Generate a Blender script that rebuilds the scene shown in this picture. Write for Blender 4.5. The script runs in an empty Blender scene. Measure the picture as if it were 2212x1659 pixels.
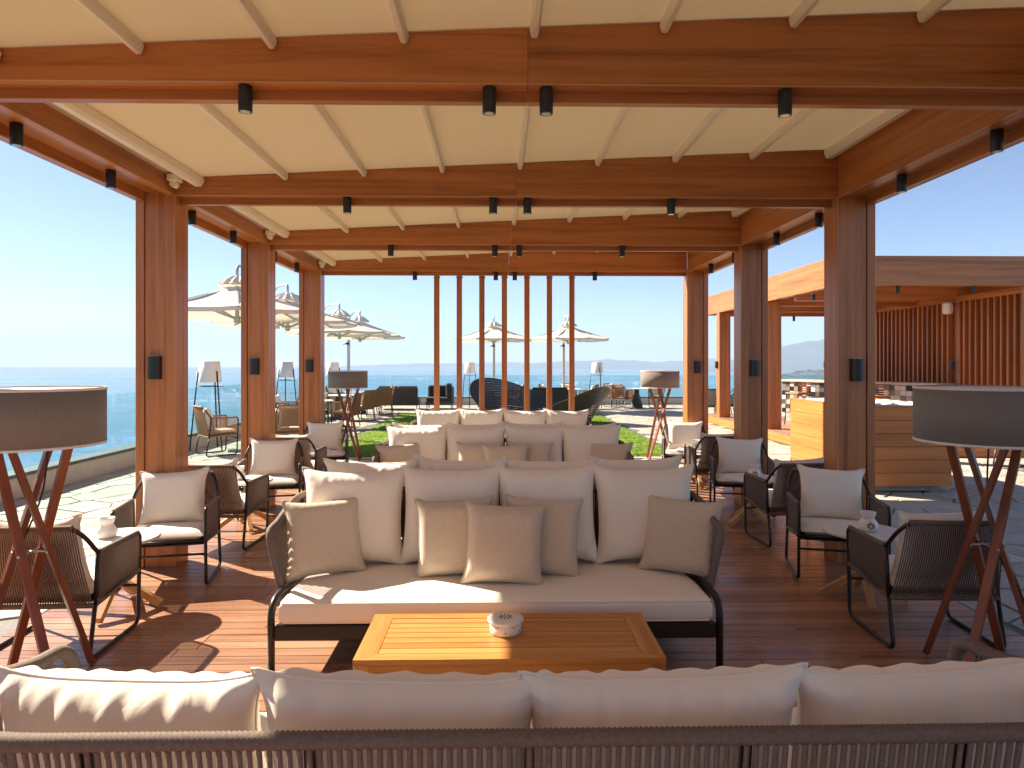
import bpy, math, random
import numpy as np
from mathutils import Vector, Matrix
R = math.radians
sc = bpy.context.scene
COL = bpy.context.collection
random.seed(7)

# ------------------------------------------------------------------ camera
FPX, VPX, EYE, H = 1440.0, 1078.0, 785.0, 1.70      # focal length etc. measured on a 2212 x 1659 view of the photo
cam = bpy.data.cameras.new('camera'); camo = bpy.data.objects.new('camera', cam); COL.objects.link(camo)
cam.sensor_width = 36; cam.lens = 36 * FPX / 2212
cam.shift_y = -(829.5 - EYE) / 2212
camo.location = (0, 0, H)
camo.rotation_euler = (R(90), 0, -math.atan((1106 - VPX) / FPX))
cam.clip_start = 0.05; cam.clip_end = 60000
cam.dof.use_dof = True; cam.dof.focus_distance = 4.6; cam.dof.aperture_fstop = 9
sc.camera = camo

# ------------------------------------------------------------------ world and sun
SUN_AZ, SUN_EL = R(59), R(37.0)        # azimuth to the left of +Y
wd = bpy.data.worlds.new('World'); sc.world = wd; wd.use_nodes = True
nt = wd.node_tree; bg = nt.nodes['Background']
sky = nt.nodes.new('ShaderNodeTexSky'); sky.sky_type = 'NISHITA'; sky.sun_disc = False
sky.sun_elevation = SUN_EL; sky.sun_rotation = -SUN_AZ
sky.altitude = 50; sky.air_density = 0.5; sky.dust_density = 0.15; sky.ozone_density = 2.4
nt.links.new(sky.outputs[0], bg.inputs[0]); bg.inputs[1].default_value = 0.063
sun = bpy.data.lights.new('sun', 'SUN'); sun.energy = 4.5; sun.angle = R(0.55); sun.color = (1.0, 0.91, 0.79)
suno = bpy.data.objects.new('sun', sun); COL.objects.link(suno)
sd = Vector((-math.sin(SUN_AZ) * math.cos(SUN_EL), math.cos(SUN_AZ) * math.cos(SUN_EL), math.sin(SUN_EL)))
suno.rotation_euler = sd.to_track_quat('Z', 'Y').to_euler()
vs = sc.view_settings
vs.view_transform = 'Standard'; vs.look = 'None'; vs.gamma = 1; vs.use_curve_mapping = False
vs.exposure = 1.85
vs.use_white_balance = True; vs.white_balance_temperature = 7000; vs.white_balance_tint = 10
cy = sc.cycles
cy.use_denoising = True
cy.max_bounces = 10; cy.diffuse_bounces = 5; cy.glossy_bounces = 3; cy.transmission_bounces = 6
cy.transparent_max_bounces = 10; cy.volume_bounces = 0; cy.sample_clamp_indirect = 6
cy.caustics_reflective = False; cy.caustics_refractive = False

# ------------------------------------------------------------------ helpers
def G(x, y, z=0.0):
    """point at height z that is seen at pixel (x, y) of the 2212-wide view (used to read positions off the photo)"""
    Y = (H - z) * FPX / (y - EYE)
    return Vector(((x - VPX) / FPX * Y, Y, z))

class MB:
    def __init__(self): self.v = []; self.f = []; self.sm = []
    def add(self, vs_, fs, smooth=False):
        n = len(self.v); self.v += [tuple(p) for p in vs_]
        self.f += [tuple(i + n for i in f) for f in fs]; self.sm += [smooth] * len(fs); return self
    def box(self, x0, x1, y0, y1, z0, z1, c=0.0, M=None):
        if c <= 0:
            vv = [(x, y, z) for x in (x0, x1) for y in (y0, y1) for z in (z0, z1)]
            ff = [(0, 1, 3, 2), (4, 6, 7, 5), (0, 4, 5, 1), (2, 3, 7, 6), (0, 2, 6, 4), (1, 5, 7, 3)]
        else:
            lo = (x0, y0, z0); hi = (x1, y1, z1); vv = []; idx = {}
            for sx in (0, 1):
                for sy in (0, 1):
                    for sz in (0, 1):
                        s = (sx, sy, sz)
                        for a in range(3):
                            p = [hi[k] if s[k] else lo[k] for k in range(3)]
                            for k in range(3):
                                if k != a: p[k] += -c if s[k] else c
                            idx[s + (a,)] = len(vv); vv.append(tuple(p))
            ff = []
            for a in range(3):
                b, d = (a + 1) % 3, (a + 2) % 3
                for s in (0, 1):
                    q = []
                    for (u, w) in ((0, 0), (1, 0), (1, 1), (0, 1)):
                        t = [0, 0, 0]; t[a] = s; t[b] = u; t[d] = w
                        q.append(idx[tuple(t) + (a,)])
                    ff.append(tuple(q if s else q[::-1]))
                for u in (0, 1):
                    for w in (0, 1):
                        t0 = [0, 0, 0]; t1 = [0, 0, 0]
                        t0[b] = t1[b] = u; t0[d] = t1[d] = w; t1[a] = 1
                        q = [idx[tuple(t0) + (b,)], idx[tuple(t1) + (b,)], idx[tuple(t1) + (d,)], idx[tuple(t0) + (d,)]]
                        ff.append(tuple(q if u != w else q[::-1]))
            for sx in (0, 1):
                for sy in (0, 1):
                    for sz in (0, 1):
                        q = [idx[(sx, sy, sz, a)] for a in range(3)]
                        ff.append(tuple(q if (sx + sy + sz) % 2 else q[::-1]))
        if M is not None: vv = [M @ Vector(p) for p in vv]
        return self.add(vv, ff)
    def bar(self, p, q, w, h, c=0.0, up=(0, 0, 1)):
        p = Vector(p); q = Vector(q); d = q - p; L = d.length; d.normalize()
        up = Vector(up)
        if abs(d.dot(up)) > 0.98: up = Vector((0, 1, 0))
        x = d.cross(up).normalized(); z = x.cross(d).normalized()
        M = Matrix(((x.x, d.x, z.x, p.x), (x.y, d.y, z.y, p.y), (x.z, d.z, z.z, p.z), (0, 0, 0, 1)))
        return self.box(-w / 2, w / 2, 0, L, -h / 2, h / 2, c, M)
    def tube(self, path, r, n=8, closed=False, flat=1.0, cap=True, up=(0, 0, 1)):
        P = [Vector(p) for p in path]; m = len(P)
        rr = r if isinstance(r, (list, tuple)) else [r] * m
        vv = []; ff = []; prev = None
        for i in range(m):
            a = P[i - 1] if (i or closed) else P[i]; b = P[(i + 1) % m] if (i < m - 1 or closed) else P[i]
            t = (b - a); t = t.normalized() if t.length > 1e-9 else Vector((0, 0, 1))
            if prev is None:
                u = Vector(up); u = u if abs(t.dot(u)) < 0.95 else Vector((1, 0, 0))
                nx = t.cross(u).normalized()
            else:
                nx = prev - t * prev.dot(t)
                nx = nx.normalized() if nx.length > 1e-6 else t.orthogonal().normalized()
            prev = nx; ny = t.cross(nx)
            for k in range(n):
                an = 2 * math.pi * (k + .5) / n
                vv.append(P[i] + nx * (math.cos(an) * rr[i]) + ny * (math.sin(an) * rr[i] * flat))
        for i in range(m - (0 if closed else 1)):
            j = (i + 1) % m
            for k in range(n):
                k2 = (k + 1) % n
                ff.append((i * n + k, i * n + k2, j * n + k2, j * n + k))
        self.add(vv, ff, n > 4)
        if cap and not closed:
            o = len(self.v) - len(vv)
            self.f += [tuple(o + k for k in range(n))[::-1], tuple(o + (m - 1) * n + k for k in range(n))]; self.sm += [False, False]
        return self
    def lathe(self, prof, n=24, cx=0, cy=0, cap=True):
        vv = []; ff = []
        for (r, z) in prof:
            for k in range(n):
                a = 2 * math.pi * k / n
                vv.append((cx + r * math.cos(a), cy + r * math.sin(a), z))
        for i in range(len(prof) - 1):
            for k in range(n):
                k2 = (k + 1) % n
                ff.append((i * n + k, i * n + k2, (i + 1) * n + k2, (i + 1) * n + k))
        self.add(vv, ff, True)
        if cap:
            o = len(self.v) - len(vv)
            self.f += [tuple(o + k for k in range(n))[::-1], tuple(o + (len(prof) - 1) * n + k for k in range(n))]; self.sm += [False, False]
        return self
    def prism(self, poly, z0, z1):
        n = len(poly)
        vv = [(p[0], p[1], z0) for p in poly] + [(p[0], p[1], z1) for p in poly]
        ff = [tuple(range(n))[::-1], tuple(range(n, 2 * n))] + [(k, (k + 1) % n, n + (k + 1) % n, n + k) for k in range(n)]
        return self.add(vv, ff)
    def mesh(self, name):
        me = bpy.data.meshes.new(name); me.from_pydata(self.v, [], self.f)
        me.polygons.foreach_set('use_smooth', self.sm); me.update(); return me

def rounded(pts, r, seg=5, closed=False):
    """polyline with its corners rounded"""
    P = [Vector(p) for p in pts]; out = []; n = len(P)
    for i in range(n):
        if not closed and i in (0, n - 1): out.append(P[i]); continue
        a, b, c = P[i - 1], P[i], P[(i + 1) % n]
        rr = r[i] if isinstance(r, (list, tuple)) else r
        k = min(rr, (a - b).length * .49, (c - b).length * .49)
        s = b + (a - b).normalized() * k; e = b + (c - b).normalized() * k
        for j in range(seg + 1):
            t = j / seg
            out.append(s * (1 - t) ** 2 + b * (2 * t * (1 - t)) + e * t * t)
    return out

def ob(name, data, mat=None, parent=None, kind=None, loc=None, rot=None):
    if isinstance(data, MB): data = data.mesh(name)
    if mat is not None and not data.materials: data.materials.append(mat)
    o = bpy.data.objects.new(name, data); COL.objects.link(o)
    if parent: o.parent = parent
    if kind: o['kind'] = kind
    if loc is not None: o.location = loc
    if rot is not None: o.rotation_euler = rot
    return o
def tag(o, label, cat, group=None):
    o['label'] = label; o['category'] = cat
    if group: o['group'] = group
    return o
def thing(name, label, cat, loc=(0, 0, 0), rz=0.0, group=None):
    o = bpy.data.objects.new(name, None); COL.objects.link(o); o.empty_display_size = .1
    o.location = loc; o.rotation_euler = (0, 0, rz)
    return tag(o, label, cat, group)
def dup(root, label, loc, rz, group=None):
    r = root.copy(); COL.objects.link(r); r.location = loc; r.rotation_euler = (0, 0, rz); r['label'] = label
    if group: r['group'] = group
    for ch in list(root.children):
        c = ch.copy(); COL.objects.link(c); c.parent = r
        for g in ch.children:
            d = g.copy(); COL.objects.link(d); d.parent = c
    return r
ORD = ['nearest', 'second', 'third', 'fourth', 'fifth', 'sixth', 'seventh', 'eighth', 'ninth']

# ------------------------------------------------------------------ materials
def newmat(name):
    m = bpy.data.materials.new(name); m.use_nodes = True
    t = m.node_tree; return m, t, t.nodes['Principled BSDF'], t.nodes, t.links
def ramp(n, stops):
    r = n.new('ShaderNodeValToRGB'); e = r.color_ramp.elements
    e[0].position, e[0].color = stops[0][0], (*stops[0][1], 1); e[1].position, e[1].color = stops[-1][0], (*stops[-1][1], 1)
    for p, c in stops[1:-1]:
        x = e.new(p); x.color = (*c, 1)
    return r
def plain(name, col, rough=.5, metal=0.0, var=0.0, nscale=40, bump=0.0, bscale=200, spec=.5):
    m, t, b, n, l = newmat(name)
    b.inputs['Base Color'].default_value = (*col, 1); b.inputs['Roughness'].default_value = rough; b.inputs['Metallic'].default_value = metal
    b.inputs['Specular IOR Level'].default_value = spec
    tc = n.new('ShaderNodeTexCoord')
    if var:
        no = n.new('ShaderNodeTexNoise'); no.inputs['Scale'].default_value = nscale; no.inputs['Detail'].default_value = 4
        l.new(tc.outputs['Object'], no.inputs[0])
        r = ramp(n, [(.3, tuple(c * (1 - var) for c in col)), (.7, tuple(min(1, c * (1 + var)) for c in col))])
        l.new(no.outputs[0], r.inputs[0]); l.new(r.outputs[0], b.inputs['Base Color'])
    if bump:
        nb = n.new('ShaderNodeTexNoise'); nb.inputs['Scale'].default_value = bscale; nb.inputs['Detail'].default_value = 3
        l.new(tc.outputs['Object'], nb.inputs[0])
        bp = n.new('ShaderNodeBump'); bp.inputs['Strength'].default_value = bump; bp.inputs['Distance'].default_value = .01
        l.new(nb.outputs[0], bp.inputs['Height']); l.new(bp.outputs[0], b.inputs['Normal'])
    return m
def wood(name, axis, dark, light, rough=.42, gscale=1.0, vary=.25, spec=.4, bump=.08, rings=9.0, wear=0.0):
    m, t, b, n, l = newmat(name)
    tc = n.new('ShaderNodeTexCoord'); oi = n.new('ShaderNodeObjectInfo')
    mul = n.new('ShaderNodeMath'); mul.operation = 'MULTIPLY'; mul.inputs[1].default_value = 37.0; l.new(oi.outputs['Random'], mul.inputs[0])
    ad = n.new('ShaderNodeVectorMath'); ad.operation = 'ADD'; l.new(tc.outputs['Object'], ad.inputs[0])
    cx = n.new('ShaderNodeCombineXYZ'); [l.new(mul.outputs[0], cx.inputs[k]) for k in range(3)]; l.new(cx.outputs[0], ad.inputs[1])
    def mapped(al, ac):
        mp = n.new('ShaderNodeMapping'); s = [ac, ac, ac]; s['XYZ'.index(axis)] = al
        mp.inputs['Scale'].default_value = s; l.new(ad.outputs[0], mp.inputs[0]); return mp
    a = n.new('ShaderNodeTexNoise'); a.inputs['Scale'].default_value = gscale; a.inputs['Detail'].default_value = 5; a.inputs['Distortion'].default_value = .8
    l.new(mapped(.42, rings).outputs[0], a.inputs[0])
    f = n.new('ShaderNodeTexNoise'); f.inputs['Scale'].default_value = gscale; f.inputs['Detail'].default_value = 3
    l.new(mapped(5, 130).outputs[0], f.inputs[0])
    mx = n.new('ShaderNodeMath'); mx.operation = 'MULTIPLY_ADD'; mx.inputs[1].default_value = .42; l.new(f.outputs[0], mx.inputs[0]); l.new(a.outputs[0], mx.inputs[2])
    r = ramp(n, [(.45, dark), (.61, tuple((x + y) / 2 for x, y in zip(dark, light))), (.80, light)]); l.new(mx.outputs[0], r.inputs[0])
    hs = n.new('ShaderNodeHueSaturation'); l.new(r.outputs[0], hs.inputs['Color'])
    mr = n.new('ShaderNodeMapRange'); mr.inputs['To Min'].default_value = 1 - vary; mr.inputs['To Max'].default_value = 1 + vary
    l.new(oi.outputs['Random'], mr.inputs[0]); l.new(mr.outputs[0], hs.inputs['Value'])
    out = hs.outputs[0]
    if wear:
        w = n.new('ShaderNodeTexNoise'); w.inputs['Scale'].default_value = 2.2; w.inputs['Detail'].default_value = 5
        ge = n.new('ShaderNodeNewGeometry'); l.new(ge.outputs['Position'], w.inputs[0])
        wr = n.new('ShaderNodeMapRange'); wr.inputs['From Min'].default_value = .35; wr.inputs['From Max'].default_value = .7
        wr.inputs['To Min'].default_value = rough - wear; wr.inputs['To Max'].default_value = rough + wear
        l.new(w.outputs[0], wr.inputs[0]); l.new(wr.outputs[0], b.inputs['Roughness'])
    else: b.inputs['Roughness'].default_value = rough
    l.new(out, b.inputs['Base Color']); b.inputs['Specular IOR Level'].default_value = spec
    bp = n.new('ShaderNodeBump'); bp.inputs['Strength'].default_value = bump; bp.inputs['Distance'].default_value = .004
    l.new(mx.outputs[0], bp.inputs['Height']); l.new(bp.outputs[0], b.inputs['Normal'])
    return m
def fabric(name, col, weave=420, contrast=.06, bump=.15, wr=0.0, rough=.9, vary=.03, sheen=.2):
    m, t, b, n, l = newmat(name)
    tc = n.new('ShaderNodeTexCoord'); cols = []
    for ax in (0, 2):
        mp = n.new('ShaderNodeMapping'); s = [weave * .12] * 3; s[ax] = weave; mp.inputs['Scale'].default_value = s
        l.new(tc.outputs['Object'], mp.inputs[0]); no = n.new('ShaderNodeTexNoise'); no.inputs['Scale'].default_value = 1; no.inputs['Detail'].default_value = 2
        l.new(mp.outputs[0], no.inputs[0]); cols.append(no)
    av = n.new('ShaderNodeMath'); av.operation = 'ADD'; l.new(cols[0].outputs[0], av.inputs[0]); l.new(cols[1].outputs[0], av.inputs[1])
    r = ramp(n, [(.0, tuple(c * (1 - contrast * 2.2) for c in col)), (1, tuple(min(1, c * (1 + contrast * 2.2)) for c in col))])
    hf = n.new('ShaderNodeMath'); hf.operation = 'MULTIPLY'; hf.inputs[1].default_value = .5; l.new(av.outputs[0], hf.inputs[0]); l.new(hf.outputs[0], r.inputs[0])
    oi = n.new('ShaderNodeObjectInfo'); hs = n.new('ShaderNodeHueSaturation'); mr = n.new('ShaderNodeMapRange')
    mr.inputs['To Min'].default_value = 1 - vary; mr.inputs['To Max'].default_value = 1 + vary
    l.new(oi.outputs['Random'], mr.inputs[0]); l.new(mr.outputs[0], hs.inputs['Value']); l.new(r.outputs[0], hs.inputs['Color'])
    l.new(hs.outputs[0], b.inputs['Base Color']); b.inputs['Roughness'].default_value = rough; b.inputs['Sheen Weight'].default_value = sheen
    b.inputs['Specular IOR Level'].default_value = .2
    bp = n.new('ShaderNodeBump'); bp.inputs['Strength'].default_value = bump; bp.inputs['Distance'].default_value = .002; l.new(hf.outputs[0], bp.inputs['Height'])
    last = bp
    if wr:
        nw = n.new('ShaderNodeTexNoise'); nw.inputs['Scale'].default_value = 6; nw.inputs['Detail'].default_value = 3; nw.inputs['Distortion'].default_value = 1.5
        l.new(tc.outputs['Object'], nw.inputs[0]); b2 = n.new('ShaderNodeBump'); b2.inputs['Strength'].default_value = wr; b2.inputs['Distance'].default_value = .02
        l.new(nw.outputs[0], b2.inputs['Height']); l.new(bp.outputs[0], b2.inputs['Normal']); last = b2
    l.new(last.outputs[0], b.inputs['Normal'])
    return m
WD, WL = (0.24, 0.070, 0.015), (0.47, 0.165, 0.044)
CEDAR = {a: wood('cedar_cladding_' + a, a, (0.40, 0.115, 0.024), (0.62, 0.21, 0.05), rough=.5, vary=.08, rings=10) for a in 'XYZ'}
WOOD = {a: wood('laminate_wood_' + a, a, WD, WL, rough=.36, vary=.09, spec=.45, rings=13) for a in 'XYZ'}
DECK = wood('deck_wood', 'X', (0.19, 0.082, 0.046), (0.43, 0.222, 0.128), rough=.34, vary=.22, spec=.55, rings=14, bump=.12, wear=.1)
TEAK = {a: wood('teak_' + a, a, (0.33, 0.13, 0.03), (0.56, 0.255, 0.075), rough=.4, vary=.08, rings=12) for a in 'XYZ'}
OAK = wood('pale_table_wood', 'Y', (0.40, 0.20, 0.07), (0.60, 0.34, 0.14), rough=.45, vary=.12)
LEGW = wood('lamp_leg_wood', 'Z', (0.13, 0.035, 0.014), (0.25, 0.075, 0.03), rough=.4, vary=.15)
CREAM = fabric('cream_cushion_cloth', (0.83, 0.757, 0.65), weave=700, contrast=.02, bump=.06, wr=.22)
SEATC = fabric('cream_seat_cloth', (0.84, 0.775, 0.68), weave=700, contrast=.02, bump=.06, wr=.04)
LINEN = fabric('linen_cloth', (0.58, 0.485, 0.375), weave=330, contrast=.16, bump=.25, wr=.05)
SHADE = fabric('grey_lamp_cloth', (0.21, 0.18, 0.155), weave=260, contrast=.10, bump=.1)
DARKC = fabric('charcoal_cloth', (0.03, 0.03, 0.034), weave=400, contrast=.05, bump=.08)
WHITEF = plain('white_shade_rim', (0.72, 0.68, 0.62), .7)
WSHADE = plain('white_lamp_cloth', (0.80, 0.78, 0.74), .8)
ROPE = plain('taupe_rope', (0.165, 0.125, 0.103), .85, var=.2, nscale=120, bump=.06, bscale=400)
ROPET = plain('tan_rope', (0.33, 0.165, 0.068), .75, var=.2, nscale=60, bump=.2, bscale=400)
ROPED = plain('dark_rope', (0.055, 0.05, 0.048), .8, var=.2, nscale=60, bump=.2, bscale=400)
IRON = plain('dark_bronze_metal', (0.022, 0.018, 0.016), .38, metal=.3, spec=.6)
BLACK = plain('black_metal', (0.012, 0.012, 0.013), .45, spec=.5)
STEEL = plain('brushed_steel', (0.55, 0.54, 0.52), .3, metal=1.0)
CERAM = plain('white_ceramic', (0.78, 0.75, 0.70), .35, spec=.5)
HOLE = plain('dark_hole', (0.02, 0.018, 0.016), .9)
WTOP = plain('white_table_top', (0.74, 0.72, 0.69), .3, var=.03, nscale=6)
PROFILE = plain('cream_metal_profile', (0.80, 0.70, 0.52), .4)
PALE_EDGE = plain('pale_edge', (0.50, 0.30, 0.16), .5)  # pale colour of the thin strips along post and beam edges
RUBBER = plain('black_cable', (0.012, 0.012, 0.012), .5)
DARKBASE = plain('charcoal_table_base', (0.03, 0.034, 0.045), .5)
BOARDD = plain('dark_shaped_board', (0.045, 0.036, 0.034), .42, var=.15, nscale=10)
CONC = plain('rough_concrete', (0.30, 0.28, 0.24), .9, var=.2, nscale=25, bump=.4, bscale=60)
PLASTER = plain('cream_plaster', (0.60, 0.54, 0.44), .85, var=.06, nscale=5, bump=.15, bscale=80)
COPING = plain('dark_coping_stone', (0.10, 0.093, 0.086), .55, var=.35, nscale=9, bump=.2, bscale=50)
POLE = plain('pale_grey_aluminium', (0.50, 0.48, 0.44), .4, metal=.4)
CTOP = plain('pale_stone_counter', (0.50, 0.43, 0.36), .3, var=.1, nscale=20)

def membrane(name, col, tr, var=0.0):
    m, t, b, n, l = newmat(name)
    b.inputs['Base Color'].default_value = (*col, 1); b.inputs['Roughness'].default_value = .7; b.inputs['Specular IOR Level'].default_value = .3
    tl = n.new('ShaderNodeBsdfTranslucent'); tl.inputs[0].default_value = (*col, 1)
    ms = n.new('ShaderNodeMixShader'); ms.inputs[0].default_value = tr
    l.new(b.outputs[0], ms.inputs[1]); l.new(tl.outputs[0], ms.inputs[2]); l.new(ms.outputs[0], n['Material Output'].inputs[0])
    tc = n.new('ShaderNodeTexCoord'); no = n.new('ShaderNodeTexNoise'); no.inputs['Scale'].default_value = 2.5; no.inputs['Detail'].default_value = 2
    if var:
        no.inputs['Detail'].default_value = 6
        r = ramp(n, [(.35, tuple(c * (1 - var) for c in col)), (.68, (col[0] * (1 + var * .6), col[1] * (1 + var * .25), col[2]))])
        l.new(no.outputs[0], r.inputs[0]); l.new(r.outputs[0], b.inputs['Base Color']); l.new(r.outputs[0], tl.inputs[0])
    l.new(tc.outputs['Object'], no.inputs[0]); bp = n.new('ShaderNodeBump'); bp.inputs['Strength'].default_value = .12; bp.inputs['Distance'].default_value = .05
    l.new(no.outputs[0], bp.inputs['Height']); l.new(bp.outputs[0], b.inputs['Normal'])
    return m
GRASS = None
AWNING = membrane('cream_awning_cloth', (0.58, 0.445, 0.26), .10)
CANOPY = membrane('cream_parasol_cloth', (0.78, 0.72, 0.63), .25)

def glassmat():
    m, t, b, n, l = newmat('balustrade_glass')
    tr = n.new('ShaderNodeBsdfTransparent'); tr.inputs[0].default_value = (.82, .94, .945, 1)
    gl = n.new('ShaderNodeBsdfGlossy'); gl.inputs['Roughness'].default_value = .02; gl.inputs[0].default_value = (1, 1, 1, 1)
    lw = n.new('ShaderNodeLayerWeight'); pw = n.new('ShaderNodeMath'); pw.operation = 'POWER'; pw.inputs[1].default_value = 5; l.new(lw.outputs['Facing'], pw.inputs[0])
    fr = n.new('ShaderNodeMath'); fr.operation = 'MULTIPLY_ADD'; fr.inputs[1].default_value = .9; fr.inputs[2].default_value = .035; l.new(pw.outputs[0], fr.inputs[0])
    ms = n.new('ShaderNodeMixShader'); l.new(fr.outputs[0], ms.inputs[0]); l.new(tr.outputs[0], ms.inputs[1]); l.new(gl.outputs[0], ms.inputs[2])
    l.new(ms.outputs[0], n['Material Output'].inputs[0]); return m
GLASS = glassmat()
def stonemat(name, c0, c1, vary=.16):
    m, t, b, n, l = newmat(name)
    ge = n.new('ShaderNodeNewGeometry'); oi = n.new('ShaderNodeObjectInfo')
    no = n.new('ShaderNodeTexNoise'); no.inputs['Scale'].default_value = 4; no.inputs['Detail'].default_value = 8; no.inputs['Roughness'].default_value = .65
    l.new(ge.outputs['Position'], no.inputs[0]); r = ramp(n, [(.3, c0), (.72, c1)]); l.new(no.outputs[0], r.inputs[0])
    hs = n.new('ShaderNodeHueSaturation'); mr = n.new('ShaderNodeMapRange'); mr.inputs['To Min'].default_value = 1 - vary; mr.inputs['To Max'].default_value = 1 + vary
    l.new(oi.outputs['Random'], mr.inputs[0]); l.new(mr.outputs[0], hs.inputs['Value']); l.new(r.outputs[0], hs.inputs['Color']); l.new(hs.outputs[0], b.inputs['Base Color'])
    b.inputs['Roughness'].default_value = .7
    n2 = n.new('ShaderNodeTexNoise'); n2.inputs['Scale'].default_value = 25; n2.inputs['Detail'].default_value = 6; l.new(ge.outputs['Position'], n2.inputs[0])
    bp = n.new('ShaderNodeBump'); bp.inputs['Strength'].default_value = .35; bp.inputs['Distance'].default_value = .01
    l.new(n2.outputs[0], bp.inputs['Height']); l.new(bp.outputs[0], b.inputs['Normal']); return m
STONE = stonemat('flagstone', (.34, .305, .25), (.49, .445, .375))
GROUT = stonemat('dark_joint', (.085, .078, .068), (.13, .12, .105))
def seamat():
    m, t, b, n, l = newmat('sea_water')
    ge = n.new('ShaderNodeNewGeometry')
    mp = n.new('ShaderNodeMapping'); mp.inputs['Scale'].default_value = (.0006, .004, 1); l.new(ge.outputs['Position'], mp.inputs[0])
    no = n.new('ShaderNodeTexNoise'); no.inputs['Scale'].default_value = 1; no.inputs['Detail'].default_value = 4; l.new(mp.outputs[0], no.inputs[0])
    r = ramp(n, [(.3, (.03, .125, .21)), (.7, (.07, .215, .30))]); l.new(no.outputs[0], r.inputs[0]); l.new(r.outputs[0], b.inputs['Base Color'])
    rr = n.new('ShaderNodeMapRange'); rr.inputs['From Min'].default_value = .35; rr.inputs['From Max'].default_value = .65; rr.inputs['To Min'].default_value = .14; rr.inputs['To Max'].default_value = .38
    l.new(no.outputs[0], rr.inputs[0]); l.new(rr.outputs[0], b.inputs['Roughness'])
    b.inputs['IOR'].default_value = 1.33
    n2 = n.new('ShaderNodeTexNoise'); n2.inputs['Scale'].default_value = .09; n2.inputs['Detail'].default_value = 5; l.new(ge.outputs['Position'], n2.inputs[0])
    bp = n.new('ShaderNodeBump'); bp.inputs['Strength'].default_value = .16; bp.inputs['Distance'].default_value = 1.6
    l.new(n2.outputs[0], bp.inputs['Height']); l.new(bp.outputs[0], b.inputs['Normal']); return m
SEA = seamat()
HILL = plain('wooded_hill', (0.055, 0.07, 0.05), .95, var=.3, nscale=.01)
GRASS = None
GRASS = membrane('grass_blade', (0.21, 0.34, 0.035), .5, .5)
SOIL = plain('lawn_soil', (0.14, 0.25, 0.02), .9, var=.3, nscale=8)

# ------------------------------------------------------------------ cushions: small inflated-cloth solver
def cloth(w, h, n, press, iters, seed, th, wrinkle=.004, sag=0.0):
    rng = np.random.default_rng(seed)
    idx = np.zeros((2, n + 1, n + 1), int); V = []
    for s in (0, 1):
        for i in range(n + 1):
            for j in range(n + 1):
                b = i in (0, n) or j in (0, n)
                if s == 1 and b: idx[1, i, j] = idx[0, i, j]; continue
                idx[s, i, j] = len(V); V.append(((i / n - .5) * w, (0 if b else (.004 if s else -.004)), (j / n - .5) * h))
    P = np.array(V); UV = P[:, [0, 2]].copy(); side = np.sign(P[:, 1]); P += rng.normal(0, .0015, P.shape)
    F = []; E = {}
    def ae(a, b, st): E.setdefault((min(a, b), max(a, b)), st)
    for s in (0, 1):
        for i in range(n):
            for j in range(n):
                q = [idx[s, i, j], idx[s, i + 1, j], idx[s, i + 1, j + 1], idx[s, i, j + 1]]
                if s == 1: q = q[::-1]
                F.append(q)
                for a in range(4): ae(q[a], q[(a + 1) % 4], 1.)
                ae(q[0], q[2], .5); ae(q[1], q[3], .5)
        for i in range(n + 1):
            for j in range(n + 1):
                if i + 2 <= n: ae(idx[s, i, j], idx[s, i + 2, j], .04)
                if j + 2 <= n: ae(idx[s, i, j], idx[s, i, j + 2], .04)
    ek = np.array(list(E.keys())); st = np.array(list(E.values()))
    L = np.linalg.norm(UV[ek[:, 0]] - UV[ek[:, 1]], axis=1)
    F = np.array(F); T = np.vstack([F[:, [0, 1, 2]], F[:, [0, 2, 3]]])
    Q = P.copy(); N = len(P); cnt = (np.bincount(ek[:, 0], minlength=N) + np.bincount(ek[:, 1], minlength=N)) * .32
    A0 = w * h / (n * n)
    for it in range(iters):
        nr = np.cross(P[T[:, 1]] - P[T[:, 0]], P[T[:, 2]] - P[T[:, 0]]); f = np.zeros_like(P)
        for k in range(3):
            for c in range(3): f[:, c] += np.bincount(T[:, k], nr[:, c], N)
        v = (P - Q) * .92; Q = P.copy(); P = P + v + f / A0 * press * 1e-4; P[:, 2] -= sag
        for r in range(6):
            d = P[ek[:, 1]] - P[ek[:, 0]]; l = np.linalg.norm(d, axis=1) + 1e-9
            co = d * ((l - L) / l * .5 * st)[:, None]; dp = np.zeros_like(P)
            for c in range(3): dp[:, c] = np.bincount(ek[:, 0], co[:, c], N) - np.bincount(ek[:, 1], co[:, c], N)
            P = P + dp / cnt[:, None]
        o = np.abs(P[:, 1]) - th / 2; P[:, 1] -= np.sign(P[:, 1]) * np.maximum(o, 0) * .35
    # gathers running in from the seams
    u = UV[:, 0] / w * 2; v = UV[:, 1] / h * 2
    def rip(t, k): return sum(np.sin(t * fq + ph) * am for fq, ph, am in zip(rng.uniform(16, 46, 5), rng.uniform(0, 6.3, 5), rng.uniform(.4, 1, 5)))
    for (e, t, sg) in ((1 - v, u, 1), (1 - u, v, 2), (1 + u, v, 3), (1 + v, u, 4)):
        fall = np.exp(-(e / (.34 if sg in (1, 4) else .2)) ** 2) * np.clip(e / .13, 0, 1)
        P[:, 1] += side * fall * rip(t, sg) * wrinkle * .45 * (1 if sg == 1 else .6)
    return P - P.mean(0) * np.array([1, 1, 0]), F, idx, n
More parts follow.
